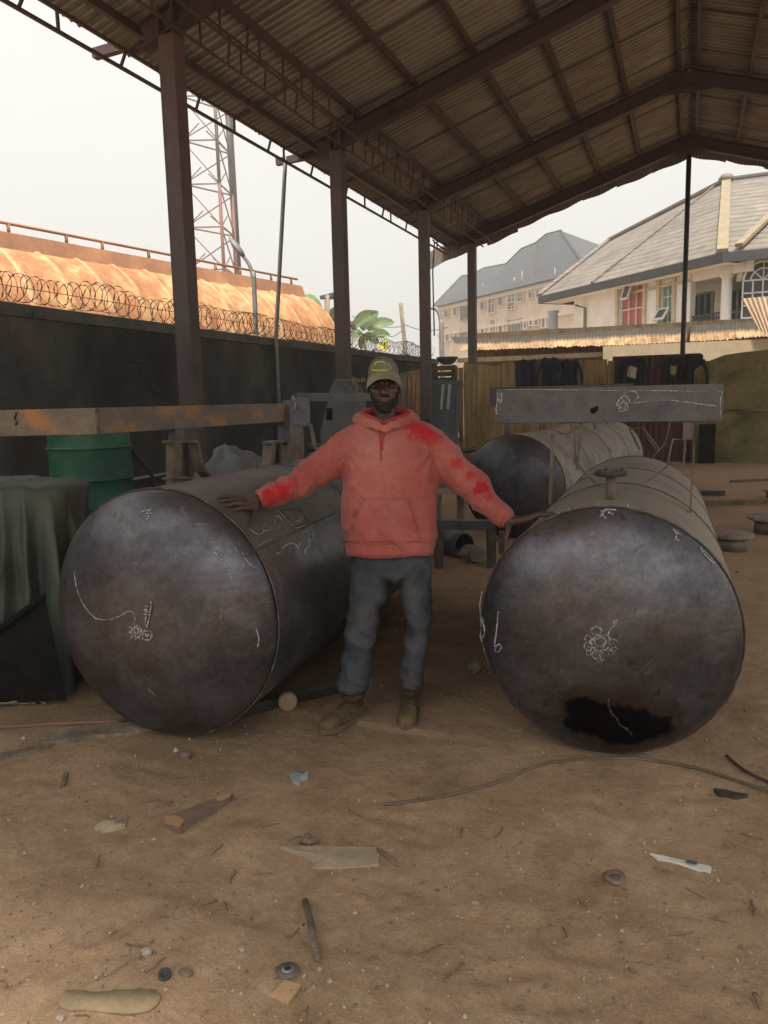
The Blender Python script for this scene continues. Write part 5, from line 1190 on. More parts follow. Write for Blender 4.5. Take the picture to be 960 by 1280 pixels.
# low steel bench, pipe section, concrete lump
FDN = 7.4
st = thing('steel_trestle', 'low trestle of bare steel section beside the far tank', 'trestle', G(600, 700, 0))
a, b = P(535, 655, FDN), P(618, 656, FDN); m = MB(); m.bar(a, b, .12, .09); m.build('top_rail', MAT['bare'], st, bevel=.004)
for q in (a + RT * .1, b - RT * .03):
    m = MB(); m.bar(q - Vector((0, 0, .046)), (q.x, q.y, 0), .10, .08, RT); m.build('leg', MAT['strap'], st)
m = MB(); q = P(627, 664, FDN - .1); m.bar(q, q - Vector((0, 0, .22)), .05, .05, RT); m.bar(P(622, 678, FDN - .1), P(634, 671, FDN - .1), .05, .05); m.build('clamp', MAT['strap'], st)
pc = G(568, 695, .0) + Vector((0, 0, .135)); pax = Vector((.80, -.55, 0)).normalized()
m = MB(); m.lathe([(.12, -.16), (.133, -.16), (.133, .16), (.12, .16), (.12, -.16)], pc, pax, 32, cap=False); solo(m, 'pipe_offcut', MAT['greymachine'], 'short cut length of wide steel pipe lying under the trestle', 'pipe')
q = G(593, 703, 0); m = MB(); m.ball((q.x, q.y, .09), .15, 12, (1, .8, .62), .55, False); solo(m, 'concrete_lump', MAT['conc'], 'broken concrete lump beside the cut pipe', 'rubble')
q = G(594, 840, 0); m = MB(); m.ball((q.x, q.y, .028), .04, 10, (1, .8, .8), .6, False); solo(m, 'stone', MAT['conc'], 'grey stone on the ground beside the right tank\'s head', 'stone')
# stools right of the right tank
def stool(px, py, gpy, wpx, label):
    g = G(px, gpy, 0); d = (g - CAMP).dot(FWD); tz = P(px, py, d).z; r_ = wpx / 2 / FOC * d
    o = thing('flanged_stub', label, 'steel stub', (g.x, g.y, 0), 0, 'flanged pipe stubs on the dirt at the right')
    m = MB(); m.lathe([(r_ * .72, -.02), (r_ * .72, tz - .03)], (g.x, g.y, 0), (0, 0, 1), 28); m.build('stem', MAT['strap'], o)
    m = MB(); m.lathe([(r_ * .98, tz - .035), (r_, tz - .03), (r_, tz - .004), (r_ * .97, tz), (r_ * .3, tz + .004)], (g.x, g.y, 0), (0, 0, 1), 36); m.build('flange_plate', MAT['plankgrey'], o)
stool(914, 666, 688, 52, 'low round stub with a dusty flat plate just beside the right tank')
stool(966, 645, 667, 60, 'low round stub with a dusty flat plate cut off by the right edge')
stool(966, 612, 622, 22, 'small dark round stub furthest back at the right edge')
for (p0, p1, hh, lab) in (((872, 633), (975, 630), .09, 'long grey timber lying across the dirt at the right'), ((915, 603), (975, 600), .05, 'thin dark timber lying near the mossy wall')):
    a, b = G(*p0), G(*p1); m = MB(); m.bar(a + Vector((0, 0, hh / 2 - .01)), b + Vector((0, 0, hh / 2 - .01)), .12, hh); solo(m, 'ground_timber', MAT['plankdark'], lab, 'timber')
m = MB(); a, b = G(872, 615), G(898, 622); m.box((a + b) / 2 + Vector((0, 0, .04)), (.5, .3, .08), (.9, .2, 0), (-.2, .9, 0)); solo(m, 'dark_plate', MAT['darkiron'], 'dark rusty plate lying just behind the right tank', 'plate')

# ================================================================ GROUND CLUTTER NEAR THE CAMERA
def gp3(px, py, lift=0.0):
    q = G(px, py); z = gz(q.x, q.y); q = G(px, py, z); return Vector((q.x, q.y, gz(q.x, q.y) + lift))
def line_on_ground(name, pts, r, mat, label, cat, wav=.0, lift=None):
    p3 = smooth_path([gp3(x, y, 0) for x, y in pts], 8)
    p3 = [Vector((q.x, q.y, gz(q.x, q.y) + (r * .7 if lift is None else lift))) for q in p3]
    m = MB(); m.tube(p3, r, 7); return solo(m, name, mat, label, cat)
line_on_ground('power_cable', [(480, 1007), (530, 1001), (580, 991), (630, 976), (660, 963), (690, 955), (740, 950), (800, 950), (850, 957), (905, 972), (970, 994)], .008, MAT['cable'], 'long dusty cable curving across the dirt in front of the right tank', 'cable')
line_on_ground('power_cable', [(908, 946), (920, 957), (940, 970), (975, 985)], .008, MAT['darkcable'], 'short dark cable end at the right edge of the dirt', 'cable')
line_on_ground('rubber_hose', [(-40, 915), (30, 909), (90, 906), (140, 904), (160, 900), (200, 890)], .011, MAT['copperhose'], 'reddish hose running along the dirt under the left tank', 'hose')
line_on_ground('thin_rod', [(30, 868), (60, 853), (95, 837)], .008, MAT['plankgrey'], 'thin grey rod poking out beside the left tank\'s head', 'rod')
line_on_ground('bent_strip', [(-10, 843), (15, 851), (48, 854)], .012, MAT['darkcable'], 'dark bent strip on the dirt at the left edge', 'strip')
m = MB()
for k in range(11):
    a = gp3(-20, 868 + k * 1.8); e = gp3(random.uniform(38, 62), 868 + k * 1.8 + random.uniform(-5, 5)); mid = [lerp(a, e, t) + Vector((random.uniform(-.02, .02), random.uniform(-.04, .04), .01 + random.uniform(0, .03))) for t in (.25, .5, .75)]
    m.tube(smooth_path([a + Vector((0, 0, .01)), *mid, e + Vector((0, 0, .012))], 4), random.uniform(.004, .008), 5)
solo(m, 'wire_bundle', MAT['plankgrey'], 'tangled bundle of dusty wire at the left edge of the dirt', 'wire')
def slab(name, px, th, mat, label, cat, warp=.0, mat2=None, tilt=0):
    pts = [gp3(x, y, 0) for x, y in px]; n_ = len(pts); c = sum(pts, Vector()) / n_
    top = [p_ + Vector((0, 0, th + warp * random.uniform(-.3, 1))) for p_ in pts]; bot = [p_ + Vector((0, 0, -.004)) for p_ in pts]
    ct = c + Vector((0, 0, th + warp * .4)); m = MB(); m.add(top + bot + [ct], [(i, (i + 1) % n_, 2 * n_) for i in range(n_)] + [(i, n_ + i, n_ + (i + 1) % n_, (i + 1) % n_) for i in range(n_)])
    return solo(m, name, mat, label, cat)
slab('wood_plank', [(50, 921), (95, 913), (150, 907), (198, 912), (160, 920), (110, 925), (48, 934)], .018, MAT['plankgrey'], 'long pale split plank lying in front of the left tank', 'plank', .012)
slab('wood_splinter', [(0, 944), (30, 938), (70, 929), (60, 936), (25, 945), (0, 950)], .012, MAT['plankgrey'], 'thin splintered wood strip beside the long pale plank', 'wood')
# painted offcut with raw ends
wo_ = thing('wood_offcut', 'painted wood offcut with a raw tan end lying on the dirt mound', 'wood', gp3(248, 1020))
top = [gp3(x, y, .022) for x, y in ((206, 1036), (207, 1028), (226, 1020), (270, 1003), (292, 997), (287, 1004), (225, 1041))]
bot = [q - Vector((0, 0, .03)) for q in top]
m = MB(); n_ = len(top); m.add(top + bot, [tuple(range(n_))] + [(i, n_ + i, n_ + (i + 1) % n_, (i + 1) % n_) for i in range(n_)]); m.build('plank_piece', MAT['woodred'], wo_)
m = MB(); m.prism([gp3(x, y, .0235) for x, y in ((206, 1036), (207, 1028), (220, 1026), (231, 1032), (225, 1041))], (0, 0, .002)); m.build('raw_end', MAT['woodraw'], wo_)
m = MB(); m.prism([gp3(x, y, .0235) for x, y in ((268, 1004), (290, 998), (287, 1003), (274, 1008))], (0, 0, .002)); m.build('raw_end', MAT['woodraw'], wo_)
slab('cardboard_sheet', [(349, 1062), (362, 1061), (402, 1063), (470, 1061), (474, 1084), (430, 1087), (390, 1086), (397, 1080), (375, 1072)], .006, MAT['card'], 'flattened torn piece of dusty cardboard in the middle of the dirt', 'cardboard', .012)
slab('wood_chip', [(470, 1062), (476, 1063), (492, 1077), (498, 1084), (488, 1080)], .008, MAT['stonedark'], 'narrow brown strip beside the flattened cardboard', 'wood chip', .006)
slab('paper_strip', [(812, 1068), (822, 1068), (862, 1079), (890, 1084), (888, 1093), (873, 1089), (850, 1081), (822, 1075)], .003, MAT['paper'], 'torn white paper strip with a bluish mark at the right', 'paper', .008)
m = MB(); m.prism([gp3(x, y, .012) for x, y in ((858, 1079), (872, 1082), (871, 1085), (857, 1082))], (0, 0, .002)); m = solo(m, 'blue_label', MAT['bluedoor'], 'small bluish scrap on the white paper strip', 'scrap')
slab('paper_scrap', [(117, 1036), (130, 1031), (143, 1036), (150, 1030), (161, 1020), (157, 1036), (140, 1040), (122, 1041)], .006, MAT['card'], 'crumpled pale paper scrap left of the wood offcut', 'paper', .03)
slab('foil_scrap', [(362, 972), (370, 968), (378, 970), (386, 968), (385, 974), (377, 977), (374, 983), (367, 979)], .006, MAT['frosted'], 'crumpled white and blue foil scrap in front of the man', 'foil', .014)
slab('card_chip', [(338, 1246), (356, 1228), (377, 1233), (360, 1254)], .005, MAT['cardfresh'], 'small tan cardboard square beside the grey disc', 'cardboard', .004)
a, b = gp3(382, 1130, .012), gp3(396, 1200, .010); m = MB(); m.tube([a, lerp(a, b, .5) + Vector((.002, 0, .002)), b, b + (b - a).normalized() * .02], [.0105, .011, .011, .004], 9); solo(m, 'wood_stick', MAT['plankgrey'], 'short pointed wooden stick lying in the foreground', 'stick')
g = gp3(360, 1216, 0); dk = thing('grinding_disc', 'grey worn grinding disc with a bright metal centre in the foreground', 'disc', g)
m = MB(); m.lathe([(.012, .003), (.032, .003), (.034, .006), (.032, .010), (.018, .013), (.011, .012)], g, (0, 0, 1), 28, cap=False); m.build('abrasive', MAT['disc'], dk)
m = MB(); m.lathe([(.010, .012), (.019, .0145), (.019, .016), (.010, .0165)], g, (0, 0, 1), 20, cap=False); m.build('metal_ring', MAT['discmetal'], dk)
g = gp3(767, 1098, .006); m = MB(); m.tube([g + Vector((.027 * math.cos(t), .027 * math.sin(t), .004 * math.sin(t * 2))) for t in [2 * math.pi * k / 22 for k in range(22)]], .012, 8, loop=True, flat=.6); solo(m, 'rubber_ring', MAT['stonedark'], 'dusty brown ring half sunk in the dirt at the right', 'ring')
g = gp3(206, 1220, .0); m = MB(); m.lathe([(.012, 0), (.018, .002), (.018, .013), (.016, .015), (.012, .015), (.011, .006), (.001, .005)], g, Vector((.3, -.4, 1)), 18); solo(m, 'bottle_cap', MAT['fascia'], 'small dark bottle cap in the foreground', 'bottle cap')
# insole
ctr_ = [gp3(x, y) for x, y in ((78, 1250), (92, 1252), (112, 1253), (140, 1253), (168, 1253), (190, 1252), (200, 1251))]; hw = [.026, .036, .030, .038, .043, .036, .012]
m = MB(); sd_ = Vector((math.cos(YAW), math.sin(YAW), 0)); bk_ = Vector((-sy, cy, 0)); rs = []
for q, h in zip(smooth_path(ctr_, 4), np.interp(np.linspace(0, 6, 25), range(7), hw)):
    q.z = gz(q.x, q.y) + .004; rs.append([q - bk_ * h + Vector((0, 0, -.006)), q - bk_ * h * random.uniform(.88, 1) + Vector((0, 0, .004)), q + Vector((0, 0, .005 + .004 * random.random())), q + bk_ * h * random.uniform(.9, 1) + Vector((0, 0, .004)), q + bk_ * h + Vector((0, 0, -.006))])
m.rings(rs, True, True)
solo(m, 'shoe_insole', MAT['sole'], 'tan foam shoe insole lying at the bottom left', 'insole')
# pipe plug, flat bar by the left tank
a, b = gp3(296, 895, .03), gp3(428, 861, .03); m = MB(); m.bar(a, b, .10, .055); solo(m, 'steel_bar', MAT['darkiron'], 'dark steel bar lying along the foot of the left tank', 'steel bar', bevel=.004)
g = gp3(360, 886, 0); fw_ = (CAMP - g); fw_.z = 0; fw_.normalize(); c = g + Vector((0, 0, .047)); m = MB(); m.lathe([(.002, .03), (.046, .03), (.05, .026), (.05, -.02), (.002, -.02)], c, fw_, 28); solo(m, 'round_plug', MAT['sole'], 'round pale plug standing on edge against the dark steel bar', 'plug')
# stones
def pebble(px, py, r_, label, mat='stone'):
    g = gp3(px, py); m = MB(); m.ball(g + Vector((0, 0, r_ * .35)), r_, 10, (1.15, .85, .6), .55, False); return solo(m, 'stone', MAT[mat], label, 'stone')
pebble(183, 1192, .017, 'whitish chipped stone above the insole'); pebble(233, 1218, .018, 'brownish pebble right of the bottle cap', 'stonedark'); pebble(232, 947, .028, 'flat brown stone in front of the left tank', 'stonedark')
pebble(76, 1274, .012, 'white chip at the bottom left corner below the insole'); pebble(594, 1130, .011, 'small white stone in the middle of the foreground'); pebble(302, 1188, .010, 'pinkish pebble above the grey disc'); pebble(12, 1026, .010, 'white pebble at the left edge')
pebble(386, 1054, .03, 'brown clod just above the flattened cardboard', 'stonedark'); pebble(210, 1005, .014, 'dark pebble above the wood offcut', 'stonedark')
slab('wood_chip', [(75, 987), (80, 967), (86, 966), (80, 985)], .008, MAT['plankgrey'], 'thin upright-lying wood chip at the left of the dirt', 'wood chip')
slab('leaf_scrap', [(892, 990), (905, 987), (918, 994), (935, 997), (918, 1001), (900, 996)], .006, MAT['darkcable'], 'dark curled leaf scrap at the right of the dirt', 'leaf', .012)
# fine gravel
m = MB(); rnd = random.Random(4)
for k in range(3600):
    if k < 2900: px, py = rnd.uniform(-40, 1000), 940 + 420 * rnd.random() ** .9
    else: px, py = rnd.uniform(-20, 980), rnd.uniform(690, 960)
    g = G(px, py)
    if abs(g.x) > 6 or g.y > 16: continue
    r_ = .0016 + .0062 * rnd.random() ** 4
    if py < 940: r_ *= 1.8
    z = gz(g.x, g.y) + r_ * .3; s1, s2, s3 = [r_ * rnd.uniform(.6, 1.4) for _ in range(3)]; a = rnd.uniform(0, 3); ca, sa = math.cos(a), math.sin(a)
    V = [(g.x + s1 * ca, g.y + s1 * sa, z), (g.x - s1 * ca, g.y - s1 * sa, z), (g.x - s2 * sa, g.y + s2 * ca, z), (g.x + s2 * sa, g.y - s2 * ca, z), (g.x, g.y, z + s3), (g.x, g.y, z - s3)]
    m.add(V, [(0, 2, 4), (2, 1, 4), (1, 3, 4), (3, 0, 4), (2, 0, 5), (1, 2, 5), (3, 1, 5), (0, 3, 5)], False, 0 if rnd.random() < .42 else 1)
for k in range(46):
    px, py = rnd.uniform(-20, 980), rnd.uniform(950, 1290); g = G(px, py); a = rnd.uniform(0, 3.1); L_ = rnd.uniform(.012, .05); d_ = Vector((math.cos(a), math.sin(a), 0))
    p_ = [g + d_ * L_ * t_ + Vector((rnd.uniform(-.004, .004), rnd.uniform(-.004, .004), 0)) for t_ in (-1, -.3, .4, 1)]
    m.tube([Vector((q.x, q.y, gz(q.x, q.y) + .003)) for q in p_], [rnd.uniform(.0012, .003)] * 4, 5, mi=1)
o = link('gravel', m.mesh('gravel'), [MAT['stone'], MAT['stonedark']]); o['kind'] = 'stuff'; o['label'] = 'fine pale grit and pebbles scattered over the dirt'
# ================================================================ THE MAN
from mathutils.bvhtree import BVHTree
MD = 3.87
FH = Vector((-sy, cy, 0)); ZU = Vector((0, 0, 1))
man0 = (G(430, 912) + G(508, 903)) / 2; man0.z = 0
man = thing('person', 'man in a faded red hoodie, cap and dirty jeans, arms spread onto two steel tanks', 'person', man0, YAW)
MINV = ROOTM[man].inverted()
def MP(px, py, dy=0.0): return P(px, py, MD + dy)
def pxm(n, d=MD): return n / FOC * d
def solid(m, voxel, smooth=4, fac=.5):
    """fuse overlapping closed shapes into one continuous skin"""
    me = m.mesh('tmp'); ob = bpy.data.objects.new('tmp', me); COL.objects.link(ob)
    r_ = ob.modifiers.new('r', 'REMESH'); r_.mode = 'VOXEL'; r_.voxel_size = voxel
    s_ = ob.modifiers.new('s', 'SMOOTH'); s_.factor = fac; s_.iterations = smooth
    dg = bpy.context.evaluated_depsgraph_get(); dg.update()
    me2 = bpy.data.meshes.new_from_object(ob.evaluated_get(dg)); bpy.data.objects.remove(ob); bpy.data.meshes.remove(me)
    return me2
def vget(me):
    a = np.empty(len(me.vertices) * 3); me.vertices.foreach_get('co', a); return a.reshape(-1, 3)
def nget(me):
    a = np.empty(len(me.vertices) * 3); me.vertices.foreach_get('normal', a); return a.reshape(-1, 3)
def vset(me, a): me.vertices.foreach_set('co', np.asarray(a, float).ravel()); me.update()
def displace(me, fn):
    v, n = vget(me), nget(me); d = np.array([fn(Vector(p_), Vector(q)) for p_, q in zip(v, n)]); vset(me, v + n * d[:, None])
def skin_link(name, me, mat, parent, root=None):
    me.polygons.foreach_set('use_smooth', [True] * len(me.polygons))
    v = vget(me); M_ = np.array(MINV); vset(me, v @ M_[:3, :3].T + M_[:3, 3])
    me.materials.clear()
    return link(name, me, mat, parent)
def ell(m, c, rx, ry, rz, n=20):
    c = Vector(c); rs = []
    for k in range(n // 2 + 1):
        ph = min(max(math.pi * k / (n // 2), .08), math.pi - .08)
        rs.append([c + RT * rx * math.sin(ph) * math.cos(t) + FH * ry * math.sin(ph) * math.sin(t) - ZU * rz * math.cos(ph) for t in [2 * math.pi * i / n for i in range(n)]])
    m.rings(rs, True, True)
def oval_rings(m, spec, n=36, p=2.4):
    rs = []
    for (c, a, b) in spec:
        ring = []
        for i in range(n):
            t = 2 * math.pi * i / n; ct, st_ = math.cos(t), math.sin(t); k = (abs(ct) ** p + abs(st_) ** p) ** (-1 / p)
            ring.append(c + RT * a * k * ct + FH * b * k * st_)
        rs.append(ring)
    m.rings(rs, True, True)

# ---- body: head, neck, trunk, limbs and hands in one skin
B = MB()
HX = 480
ell(B, MP(HX, 474, .012), .076, .096, .102, 28)
ell(B, MP(HX, 493, -.022), .064, .074, .078, 24)
ell(B, MP(HX, 502, -.03), .051, .058, .050, 22)
ell(B, MP(HX + .5, 510.5, -.060), .026, .026, .022, 16)
for s in (-1, 1):
    ell(B, MP(HX + 12 * s, 488.5, -.058), .022, .026, .020, 14)
    ell(B, MP(HX + 20.0 * s, 486, .018), .009, .019, .029, 14)
    B.tube([MP(HX + 4 * s, 478.5, -.090), MP(HX + 14 * s, 478.5, -.078)], [.011, .010], 10, dome=True)
    ell(B, MP(HX + 3.6 * s, 491, -.100), .0115, .013, .0095, 12)
B.tube([MP(HX, 480, -.088), MP(HX, 486, -.101), MP(HX, 490.5, -.112)], [.010, .012, .0145], 12, dome=True)
B.tube([MP(HX - 7, 499, -.086), MP(HX - 3, 497.6, -.098), MP(HX + .3, 497.9, -.1), MP(HX + 3.5, 497.6, -.098), MP(HX + 7.5, 499, -.086)], [.004, .0075, .007, .0075, .004], 10, dome=True)
B.tube([MP(HX - 6, 500.6, -.087), MP(HX, 501.3, -.098), MP(HX + 6.5, 500.6, -.087)], [.004, .0095, .004], 10, dome=True)
B.tube([MP(HX + 1, 504, .026), MP(HX + 2, 520, .026), MP(HX + 3, 545, .02)], [.052, .051, .066], 18, dome=True)
oval_rings(B, [(MP(484, 540, .01), .15, .07), (MP(486, 575, .01), .155, .10), (MP(487, 640, .01), .14, .10), (MP(488, 685, .02), .15, .10), (MP(488, 704, .02), .13, .09)])
# arms
TLh = lambda th, s, l=0: TP(TLt, R(th), s, l); TRh = lambda th, s, l=0: TP(TRt, R(th), s, l)
LW, RW = TLh(53.5, .262, .052), TRh(134.5, .095, .092)
B.tube([MP(437, 556), MP(408, 582, .0), MP(378, 603, .0), lerp(MP(378, 603, 0), LW, .6), LW], [.062, .052, .042, .036, .027], 14, dome=True)
B.tube([MP(538, 556), MP(563, 584, -.03), MP(590, 607, -.09), lerp(MP(590, 607, -.09), RW, .6), RW], [.062, .052, .042, .036, .027], 14, dome=True)
def hand(W, K, T, lifts, thumb, fr=.0118):
    kc = sum(K, Vector()) / 4
    for i, (k_, t_) in enumerate(zip(K, T)):
        mid = lerp(k_, t_, .48) + lifts[i]
        r0 = fr * (1.0, 1.05, 1.0, .86)[i]
        B.tube(smooth_path([lerp(W, k_, .45), k_, mid, t_], 3), [lerp(r0 * 1.35, r0 * .82, k / 9) for k in range(10)], 10, dome=True)
        B.tube([lerp(W, kc, .05), lerp(W, k_, .55), k_], [.019, .0145, .0125], 10, dome=True)
    B.tube([lerp(W, kc, .0), lerp(W, kc, .5)], [.025, .024], 12, dome=True)
    B.tube(smooth_path(thumb, 3), [lerp(.0155, .0095, k / (3 * (len(thumb) - 1))) for k in range(3 * (len(thumb) - 1) + 1)], 10, dome=True)
hand(LW, [TLh(52.2, .172, .024), TLh(55, .170, .027), TLh(57.8, .174, .026), TLh(60.3, .184, .023)], [TLh(54.5, .090, .007), TLh(58.2, .078, .007), TLh(61.5, .083, .007), TLh(64.5, .105, .007)],
     [(TLh(57, .15, 1) - TLh(57, .15, 0)) * .008] * 4, [lerp(LW, TLh(50, .2, .03), .35), TLh(48.6, .185, .024), TLh(46.3, .135, .014), TLh(45.2, .095, .008)])
hand(RW, [TRh(126, .070, .040), TRh(126.6, .092, .044), TRh(127.0, .114, .042), TRh(127.5, .134, .036)], [TRh(116.8, .075, .008), TRh(116.2, .105, .008), TRh(117.4, .135, .008), TRh(119.3, .158, .008)],
     [(TRh(122, .15, 1) - TRh(122, .15, 0)) * .010] * 4, [lerp(RW, TRh(134, .06, .07), .3), TRh(135.5, .045, .062), TRh(138.0, .022, .042), TRh(140.2, .012, .020)])
# legs
B.tube([MP(466, 700, .02), MP(457, 770, -.01), MP(443, 848, .02), lerp(G(450, 893, 0), G(407, 914, 0), .2) + ZU * .10], [.07, .046, .032, .032], 14, dome=True)
B.tube([MP(512, 700, .02), MP(520, 770, .01), MP(514, 843, .03), lerp(G(513, 884, 0), G(508, 911, 0), .2) + ZU * .10], [.07, .044, .032, .032], 14, dome=True)
me = solid(B, .0042, 3, .4)
hc = MP(HX, 490, 0)
def face(p_, n_):
    d = p_ - hc; x, y, z = d.dot(RT), d.dot(FH), d.z; o = 0
    if y < -.02:
        zc_ = MP(HX, 482.3).z - hc.z
        for s in (-1, 1): o -= .009 * math.exp(-((x - s * .033) / .015) ** 2 - ((z - zc_) / .0095) ** 2)
        o -= .003 * math.exp(-(x / .03) ** 2 - ((z - (MP(HX, 499.6).z - hc.z)) / .0018) ** 2)
    return o
displace(me, face)
bodyv, bodyn = vget(me), nget(me)
bpol = [tuple(p_.vertices) for p_ in me.polygons]
# beard: the skin of the lower face grown outward a few millimetres
zz = lambda y: MP(HX, y).z - hc.z
keep = {}
def beardw(p_):
    d = p_ - hc; x, y, z = abs(d.dot(RT)), d.dot(FH), d.z
    if z > zz(487) or z < zz(517.5) or y > .02 or x > .066 or (x < .045 and y > -.01) or (z < zz(512) and y > -.03): return 0
    jitter = .003 * noise.noise(p_ * 130)
    w_ = 0
    if z < zz(504.0) + jitter: w_ = 1
    if z < zz(502) + (x - .022) * .75 + jitter and x > .022: w_ = 1
    if x > .056 + jitter and y > -.05: w_ = 1
    if zz(494.4) > z > zz(497.2) and x < .027 and y < -.06: w_ = .6
    if (x / .0235) ** 2 + ((z - zz(499.6)) / .0125) ** 2 < 1 + jitter * 60: w_ = 0
    return w_
hz0 = hc.z
bw_ = {i: beardw(Vector(v)) for i, v in enumerate(bodyv) if abs(v[2] - hz0) < .2}
idx = {}; bv, bf = [], []
for f in bpol:
    if all(bw_.get(i, 0) > 0 for i in f):
        for i in f:
            if i not in idx: idx[i] = len(bv); bv.append(tuple(bodyv[i] + bodyn[i] * ((.0045 + .0025 * noise.noise(Vector(bodyv[i]) * 90)) * bw_[i])))
        bf.append(tuple(idx[i] for i in f))
body = skin_link('body', me, MAT['skin'], man)
m = MB(); m.add(bv, bf, True); m.build('beard', MAT['hair'], man)
for s in (-1, 1):
    m = MB(); m.ball(MP(HX + 8.2 * s, 482.6, -.0665), .0112, 14); e_ = m.build('eye', MAT['eye'], man)
    for (e0, e1) in ((.20, 1.5), (-1.5, -.26)):
        m = MB(); ec = MP(HX + 8.2 * s, 482.6, -.0665); m.rings([[ec + RT * .0135 * math.sin(az) * math.cos(el) - FH * .0128 * math.cos(az) * math.cos(el) + ZU * .0128 * math.sin(el) * (1 - .25 * abs(math.sin(az))) for az in [lerp(-1.5, 1.5, k / 12) for k in range(13)]] for el in [lerp(e0, e1, k / 6) for k in range(7)]], True, False, False); m.build('eyelid', MAT['skin'], e_)
    m = MB(); m.ball(MP(HX + 8.2 * s, 482.6, -.0722), .0064, 10); m.build('iris', MAT['rubber'], e_)
    m = MB(); m.tube(smooth_path([MP(HX + 3.8 * s, 479.3, -.0945), MP(HX + 8.5 * s, 477.9, -.0945), MP(HX + 13.5 * s, 479.6, -.083)], 4), [.002 + .0012 * math.sin(k / 8 * 3) for k in range(9)], 6); m.build('eyebrow', MAT['hair'], man)

# ---- hoodie
Hd = MB()
def trow(y, xl, xr, b, dy=.01): return (MP((xl + xr) / 2, y, dy), pxm(xr - xl) / 2, b)
oval_rings(Hd, [trow(689, 434.5, 541, .132), trow(684, 434, 541.5, .136), trow(676, 433, 542, .138), trow(671, 430.5, 545, .149), trow(650, 429, 546.5, .156), trow(625, 429, 546, .153), trow(600, 428, 546, .148), trow(575, 427, 547, .142), trow(558, 426, 548, .13), trow(545, 433, 542, .115), trow(535, 443, 528, .10), trow(528, 452, 518, .088)], 44, 2.6)
Hd.tube(smooth_path([MP(452, 550), MP(434, 562), MP(411, 579, .0), MP(380, 602, .0), lerp(MP(380, 602, 0), LW, .55), lerp(MP(380, 602, 0), LW, .86)], 4), list(np.interp(np.linspace(0, 5, 21), range(6), [.092, .098, .086, .067, .058, .050])), 22, dome=True)
Hd.tube(smooth_path([MP(520, 550), MP(538, 562), MP(562, 583, -.03), MP(590, 606, -.08), lerp(MP(590, 606, -.08), RW, .55), lerp(MP(590, 606, -.08), RW, .84)], 4), list(np.interp(np.linspace(0, 5, 21), range(6), [.092, .098, .087, .069, .060, .053])), 22, dome=True)
me = solid(Hd, .0085, 5, .5)
LE, RE = MP(380, 602), MP(590, 606, -.08); LS, RS = MP(434, 562), MP(538, 562)
def folds(p_, n_):
    o = .0045 * noise.fractal(p_ * 9, 1, 2, 3) + .0022 * noise.noise(p_ * 28)
    for S, E, W in ((LS, LE, LW), (RS, RE, RW)):
        d = (W - S); L = d.length; d.normalize(); t = (p_ - S).dot(d)
        if t > .03 and ((p_ - S) - d * t).length < .15:
            ang = noise.noise(p_ * 6) * 2.4
            k = math.exp(-((t - (E - S).length) / .10) ** 2) + .8 * max(0, min(1, (t - L * .62) / .12)) + .25
            w_ = t * 14 + 1.5 * noise.noise(p_ * 7 + Vector((1, 5, 2))) + p_.z * 4; o += .019 * k * ((1 - abs(noise.noise(Vector((w_, p_.z * 3, p_.x * 3)))) * 2.2) - .45) * (.55 + .6 * noise.noise(p_ * 5 + Vector((3, 1, 2))))
    q = p_ - MP(487, 600); x, z = q.dot(RT), q.z
    if abs(x) < .25 and n_.dot(FH) < .3:
        o += .006 * math.exp(-((z + .26) / .10) ** 2) * math.sin(x * 38 + 3 * noise.noise(p_ * 4)) * .5          # blousing above the hem
        for s in (-1, 1):                                                                                  # drag lines from the armpits
            a_ = math.atan2(z - .14, (s * .21 - x)); o += .006 * math.exp(-((abs(x - s * .20)) / .11) ** 2) * math.sin(a_ * 9 + s) * math.exp(-((z - .05) / .18) ** 2)
    rdg = 1 - abs(noise.noise(Vector((p_.dot(RT) * 7 + p_.z * 4, p_.dot(FH) * 6, p_.z * 3 - p_.dot(RT) * 3)))) * 2.4; o += .017 * max(0, rdg) ** 2.2 - .002
    return o
displace(me, folds)
def loc(p_): return MINV @ p_
